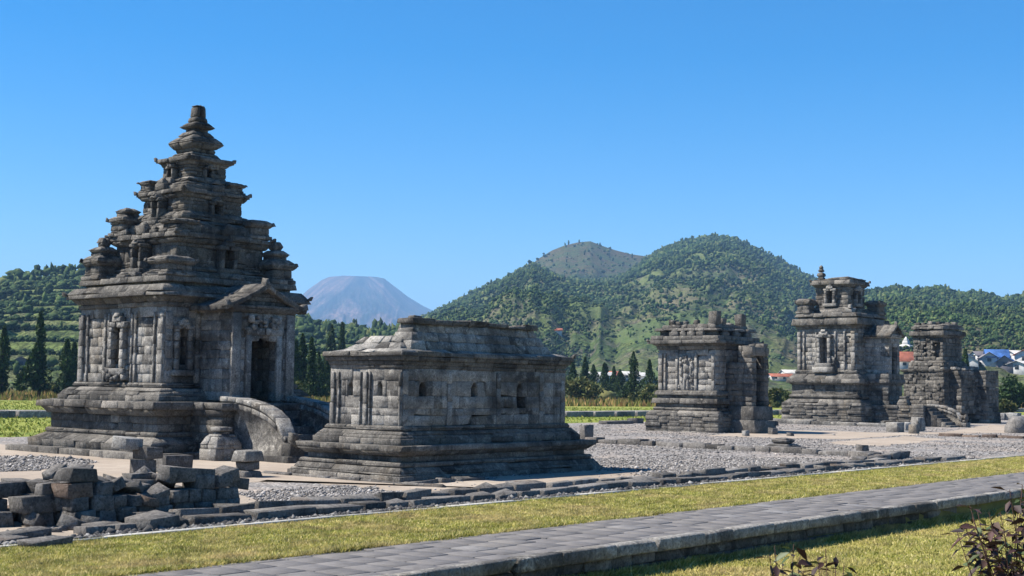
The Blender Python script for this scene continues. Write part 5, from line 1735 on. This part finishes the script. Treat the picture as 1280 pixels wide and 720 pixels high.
# stepped stone pair on the gravel
g_ = G(979, 562)
t = empty('stepped_stone', (g_[0], g_[1], 0), 'dark two tiered carved stone standing alone on the gravel', 'carved stone')
m_ = MB(); prof(m_, 0, 0, [(.40, -.02), (.44, .08), (.44, .13), (.3, .2)], L=.9, d=.3, H=.3, ch=.03); m_.build('lower_tier', MAT['rubble'], t)
m_ = MB(); prof(m_, 0, 0, [(.22, .2), (.30, .28), (.28, .34), (.12, .40)], L=.9, d=.2, H=.3, ch=.03); m_.build('upper_tier', MAT['rubble'], t)
# loose stones round the far temples
FS = [(917, 541, .5, .3, .22, 'rubble', 'low flat stone left of the column stump by the relief temple'), (932, 545, .24, .22, .26, 'pale_stone', 'pale topped stone before the relief temple porch'), (948, 541, .62, .4, .42, 'red_stone', 'brownish block beside the relief temple porch'),
      (966, 543, .3, .3, .3, 'rubble', 'small dark stone right of the relief temple porch'), (988, 545, .3, .22, .16, 'rubble', 'tiny stone on the pale dirt between the far temples'), (1119, 540, .62, .62, .5, 'stone', 'square block at the foot of the two storey temple stair'),
      (1133, 538, .5, .4, .42, 'pale_stone', 'white stone beside the stair of the two storey temple'), (1143, 542, .42, .36, .45, 'stone', 'narrow upright stone next to the white stone'), (1148, 539, .5, .5, .7, 'stone', 'upright block before the two storey temple landing'),
      (1220, 527, .7, .5, .55, 'pale_stone', 'pale stone at the corner of the farthest temple'), (1087, 572, .6, .4, .18, 'rubble', 'dark stone at the end of the gravel footing'), (1078, 567, .3, .3, .3, 'rubble', 'small dark stone standing on the gravel footing'),
      (770, 530, 2.2, .6, .2, 'rubble', 'long broken slab lying on the far gravel left of the relief temple'), (794, 529, 1.1, .6, .3, 'rubble', 'short broken slab beside the long one left of the relief temple'),
      (733, 552, .42, .34, .62, 'rubble', 'upright stone right behind the low temple corner'), (962, 532, .9, .5, .28, 'rubble', 'long stone by the right foot of the relief temple')]
for (px, py, w, d, h, m_n, lab) in FS:
    g_ = G(px, py); stone(g_[0], g_[1], -.02, w, d, h, (0, 0, random.uniform(-.4, .4)), m_n, lab)
g_ = G(933, 537)
t = empty('column_stump', (g_[0], g_[1], 0), 'little stacked column stump in front of the relief temple porch', 'column')
m_ = MB(); prof(m_, 0, 0, [(.32, -.05), (.3, .35), (.44, .62), (.4, .9), (.2, 1.02)], L=.8, d=.2, H=.4); m_.build('base', MAT['stone'], t)
m_ = MB(); prof(m_, 0, 0, [(.16, 1.02), (.16, 1.5)], L=.5, d=.1); m_.build('shaft', MAT['stone'], t)
m_ = MB(); prof(m_, 0, 0, [(.3, 1.5), (.42, 1.66), (.2, 1.82)], L=.8, d=.2, H=.3); m_.build('cap', MAT['stone'], t)
g_ = G(1273, 541)
m_ = MB(); m_.ball((0, 0, .1), (.85, .6, .72), 10, 7, .08)
tag(m_.build('boulder', MAT['rubble'], None, (g_[0], g_[1], 0)), 'rounded dark boulder at the right border on the gravel', 'boulder')
for i, px in enumerate((1237, 1252, 1266)):
    p = AT(px, 104); stone(p[0], p[1], 0, 1.6, .8, .5, (0, 0, .1 * i), 'pale_stone', ('pale block left of the wall line beyond the farthest temple', 'pale block in the middle of the wall line at right', 'pale block right of the wall line near the right border')[i])

# ================================================================== PEBBLES
def pebbles(name, XY, size, mat, label, rng, z=0.0):
    n = len(XY)
    O = np.array([(1, 0, 0), (-1, 0, 0), (0, 1, 0), (0, -1, 0), (0, 0, 1), (0, 0, -1)], float)
    F = np.array([(0, 2, 4), (2, 1, 4), (1, 3, 4), (3, 0, 4), (2, 0, 5), (1, 2, 5), (3, 1, 5), (0, 3, 5)])
    s = size * rng.lognormal(0, .35, (n, 1, 1)) * np.array([1, .75, .55]) * rng.uniform(.7, 1.3, (n, 1, 3))
    V = (O[None] + rng.normal(0, .18, (n, 6, 3))) * s
    a = rng.uniform(0, 6.283, n); ca, sa = np.cos(a)[:, None], np.sin(a)[:, None]
    V = np.stack([V[..., 0] * ca - V[..., 1] * sa + XY[:, :1], V[..., 0] * sa + V[..., 1] * ca + XY[:, 1:2], V[..., 2] + z + s[:, :, 2] * .3], -1)
    Fi = (F[None] + (np.arange(n) * 6)[:, None, None]).reshape(-1)
    return tag(link(name, make_mesh(name, V.reshape(-1, 3), np.full(n * 8, 3), Fi, mat)), label, 'gravel', None, 'stuff')
rng = np.random.default_rng(33)
n = 38000
X = rng.uniform(9, 36, n); Y = EDGE(X) + rng.uniform(.75, 4.6, n)
XY = np.stack([X, Y], -1)
n2 = 60000
hd = DIRS(rng.uniform(640, 1300, n2))
D = 1 / rng.uniform(1 / 85., 1 / 27., n2)
XY2 = hd * D[:, None]
XY = np.concatenate([XY, XY2])
keep = (XY[:, 1] > EDGE(XY[:, 0]) + .7) & (XY[:, 1] < 44) & (XY[:, 0] > 8)
for d in DIRTS:
    ins = inside(XY, d)
    keep &= ~ins | (rng.random(len(XY)) < .025)
cov = fbm(XY[:, 0] / 4., XY[:, 1] / 4., 12, 3)
keep &= rng.random(len(XY)) < np.clip((cov - .28) * 4.5, .08, 1)
for (cx, cyy, hw, hh) in ((23.5, 32.75, 3.4, 3.2), (23.05, 21.77, 3.3, 1.7), (54.1, 34.9, 1.9, 1.9), (74.15, 38.3, 2.5, 2.5)):
    keep &= ~((abs(XY[:, 0] - cx) < hw) & (abs(XY[:, 1] - cyy) < hh))
XY = XY[keep]
pebbles('gravel_stones', XY, .026, MAT['pebble'], 'loose grey gravel stones covering the temple court', rng)
n = 5200
P = np.array([G(a, b)[:2] for a, b in zip(rng.uniform(-60, 120, n), rng.uniform(571, 591, n))])
pebbles('gravel_patch_stones', P[inside(P, PATCH)], .036, MAT['pebble'], 'patch of coarse grey gravel left of the tall temple', rng, .008)
n = 9000
X = rng.uniform(8.5, 40, n)
Y = EDGE(X) + .10 + np.abs(rng.normal(0, .16, n))
pebbles('drain_stones', np.stack([X, Y], -1), .038, MAT['dark_pebble'], 'dark drain pebbles between the pale kerb and the stone footings', rng)

# ================================================================== GRASS
def blades(name, X, Y, Z, hmin, hmax, wid, label, rng, mat='grass'):
    n = len(X)
    h = rng.uniform(hmin, hmax, n) * (.6 + .8 * fbm(X * 1.3, Y * 1.3, 4, 2)); a = rng.uniform(0, 6.283, n); w = wid * rng.uniform(.6, 1.3, n)
    lx, ly = rng.normal(0, .6, n) * h, rng.normal(0, .6, n) * h
    V = np.stack([np.stack([X - w * np.cos(a), Y - w * np.sin(a), Z], -1), np.stack([X + w * np.cos(a), Y + w * np.sin(a), Z], -1), np.stack([X + lx, Y + ly, Z + h], -1)], 1)
    return tag(link(name, make_mesh(name, V.reshape(-1, 3), np.full(n, 3), np.arange(3 * n), MAT[mat])), label, 'grass', None, 'stuff')
rng = np.random.default_rng(55)
n = 190000
u = rng.uniform(0, 1, n); X = 7.0 * (44.0 / 7.0) ** u
Y = PATH_F(X) + (EDGE(X) - PATH_F(X)) * rng.uniform(-.025, 1.02, n) + rng.normal(0, .02, n)
blades('grass_strip', X, Y, np.zeros(n) - .004, .018, .045, .009, 'short yellow green grass of the strip between path and footings', rng)
n = 120000
u = rng.uniform(0, 1, n); X = 7.0 * (34.0 / 7.0) ** u
Y = PATH_N(X) - .1 - np.abs(rng.uniform(0, 6.5, n)) * np.clip(X / 20., .4, 1)
blades('lower_grass', X, Y, np.zeros(n) + ZL, .02, .055, .010, 'short yellow green grass of the lower lawn in front of the path wall', rng)
n = 12000
u = rng.uniform(0, 1, n); X = 7.0 * (44.0 / 7.0) ** u; Y = PATH_F(X) + np.abs(rng.normal(0, .05, n)) - .05 * (fbm(X * 1.7, X * 0, 2, 3) > .5)
blades('path_edge_grass', X, Y, np.zeros(n) - .004, .04, .085, .010, 'longer tufts of grass creeping over the far edge of the path', rng)
n = 26000
X = rng.uniform(6, 40, n); Y = PATH_N(X) - .10 - np.abs(rng.normal(0, .05, n))
blades('wall_foot_grass', X, Y, np.zeros(n) + ZL, .05, .12, .011, 'longer grass growing along the foot of the path wall', rng)
n = 30000
px = rng.uniform(-20, 1300, n); D = rng.uniform(48, 130, n)
hd = DIRS(px)
XY = hd * D[:, None]; k = inside(XY, far_l) | inside(XY, back_l); XY = XY[k]
k = np.array([not (WALKY(x) - .2 < y < WALKY(x) + 2.4) for x, y in XY]); XY = XY[k]
blades('far_grass', XY[:, 0], XY[:, 1], np.zeros(len(XY)) - .006, .05, .14, .05, 'mown bright grass of the lawns behind the temples', rng, 'far_lawn_grass')

# ================================================================== NEAR SHRUBS
def shrub(loc, stems, label, seed, leaf=.048, name='red_leaved_shrub'):
    """stems: list of polylines (relative to loc) carrying pointed folded leaves"""
    rng = np.random.default_rng(seed)
    t = empty(name, loc, label, 'shrub', 'young red leaved shrubs')
    ms, ml = MB(), MB()
    for pts, nl in stems:
        pts = [np.asarray(p, float) for p in pts]
        seg = np.linspace(0, 1, len(pts))
        ms.tube(pts, [max(.0014, .0055 * (1 - .75 * s)) for s in seg], 5)
        for k in range(nl):
            s = rng.uniform(.35, 1.0) ** .6
            p = np.array([np.interp(s, seg, [q[i] for q in pts]) for i in range(3)])
            ang = rng.uniform(0, 6.283); el = rng.uniform(-.7, .5)
            d = np.array([math.cos(ang) * math.cos(el), math.sin(ang) * math.cos(el), math.sin(el)])
            side = np.cross(d, [0, 0, 1]); side /= np.linalg.norm(side); upv = np.cross(side, d)
            side = side * math.cos(.5) + upv * rng.normal(0, .5); side /= np.linalg.norm(side)
            L_ = leaf * rng.uniform(.7, 1.5); w = L_ * rng.uniform(.18, .26)
            b = p + d * L_ * .25
            ms.tube([p, b], [.0015, .001], 3)
            droop = np.array([0, 0, -L_ * rng.uniform(.05, .35)])
            m1 = b + d * L_ * .4 + droop * .35; tip = b + d * L_ + droop
            fold = upv * w * .45
            ml.poly([b, m1 + side * w + fold, m1, m1 - side * w + fold, tip, b + d * L_ * .75 + side * w * .6 + fold * .6 + droop * .7, b + d * L_ * .75 - side * w * .6 + fold * .6 + droop * .7, b + d * L_ * .75 + droop * .72],
                    [[0, 1, 2], [0, 2, 3], [1, 5, 7, 2], [2, 7, 6, 3], [5, 4, 7], [7, 4, 6]])
    ms.build('stem', MAT['twig'], t)
    ml.build('leaves', MAT['red_leaf'], t)
    return t
def at3(px, py, dep):
    d = ray(px, py); return EYE + d * dep
rng = np.random.default_rng(88)
R0 = at3(1278, 700, 5.6); R0 = np.array([R0[0], R0[1], ZL])
st = []
for (px, py, dep) in ((1196, 664, 5.5), (1215, 646, 5.7), (1212, 632, 5.6), (1225, 672, 5.4), (1240, 655, 5.6), (1230, 690, 5.4), (1250, 640, 5.8), (1262, 612, 5.6), (1278, 606, 5.7), (1290, 630, 5.5), (1285, 660, 5.4), (1262, 680, 5.5), (1300, 612, 5.6), (1320, 650, 5.6), (1247, 668, 5.7), (1222, 640, 5.9), (1272, 640, 5.7), (1205, 655, 5.6), (1255, 662, 5.3), (1236, 640, 5.5)):
    tip = at3(px, py, dep) - R0
    b = np.array([rng.normal(0, .03), rng.normal(0, .03), 0.0])
    mid = tip * np.array([.35, .35, .72]) + np.array([rng.normal(0, .03), rng.normal(0, .03), 0])
    st.append(([b, b * .5 + mid * .5, mid, mid * .45 + tip * .55 + np.array([0, 0, .02]), tip], 28))
shrub(R0, st, 'dark red leaved shrub spreading in from the right border', 901, .050)
for (bx, by, tips, lab, sd, lf) in ((985, 740, ((968, 682), (992, 680), (962, 694), (1000, 694), (978, 705), (1005, 712)), 'small red leaved seedling in front of the path wall, left one with bare twig', 902, .05),
                                    (1040, 745, ((1032, 686), (1022, 694), (1045, 692), (1055, 706), (1026, 712)), 'small red leaved seedling right of its twin on the lower lawn', 903, .05)):
    dep = 5.2
    R1 = at3(bx, by, dep); R1 = np.array([R1[0], R1[1], ZL])
    st = []
    for (px, py) in tips:
        tip = at3(px, py, dep + rng.normal(0, .08)) - R1
        st.append(([np.zeros(3), tip * np.array([.15, .15, .6]), tip * np.array([.5, .5, .86]), tip], 12))
    shrub(R1, st, lab, sd, lf)

# ================================================================== HAZE
hz = NT('haze')
for nd in list(hz.t.nodes):
    if nd.type != 'OUTPUT_MATERIAL': hz.t.nodes.remove(nd)
pv = hz.t.nodes.new('ShaderNodeVolumePrincipled')
pv.inputs['Color'].default_value = (0.34, 0.62, 1.0, 1)
pv.inputs['Density'].default_value = 1.5e-4
pv.inputs['Anisotropy'].default_value = 0.0
out = [n for n in hz.t.nodes if n.type == 'OUTPUT_MATERIAL'][0]
hz.t.links.new(pv.outputs[0], out.inputs['Volume'])
m_ = MB()
P = np.array([[(-1500, 12500)[q[0]], (-1500, 12500)[q[1]], (-25, 640)[q[2]]] for q in SGN], float)
m_.hexa(P, .01)
hzo = m_.build('haze', hz.m)
tag(hzo, kind='stuff')
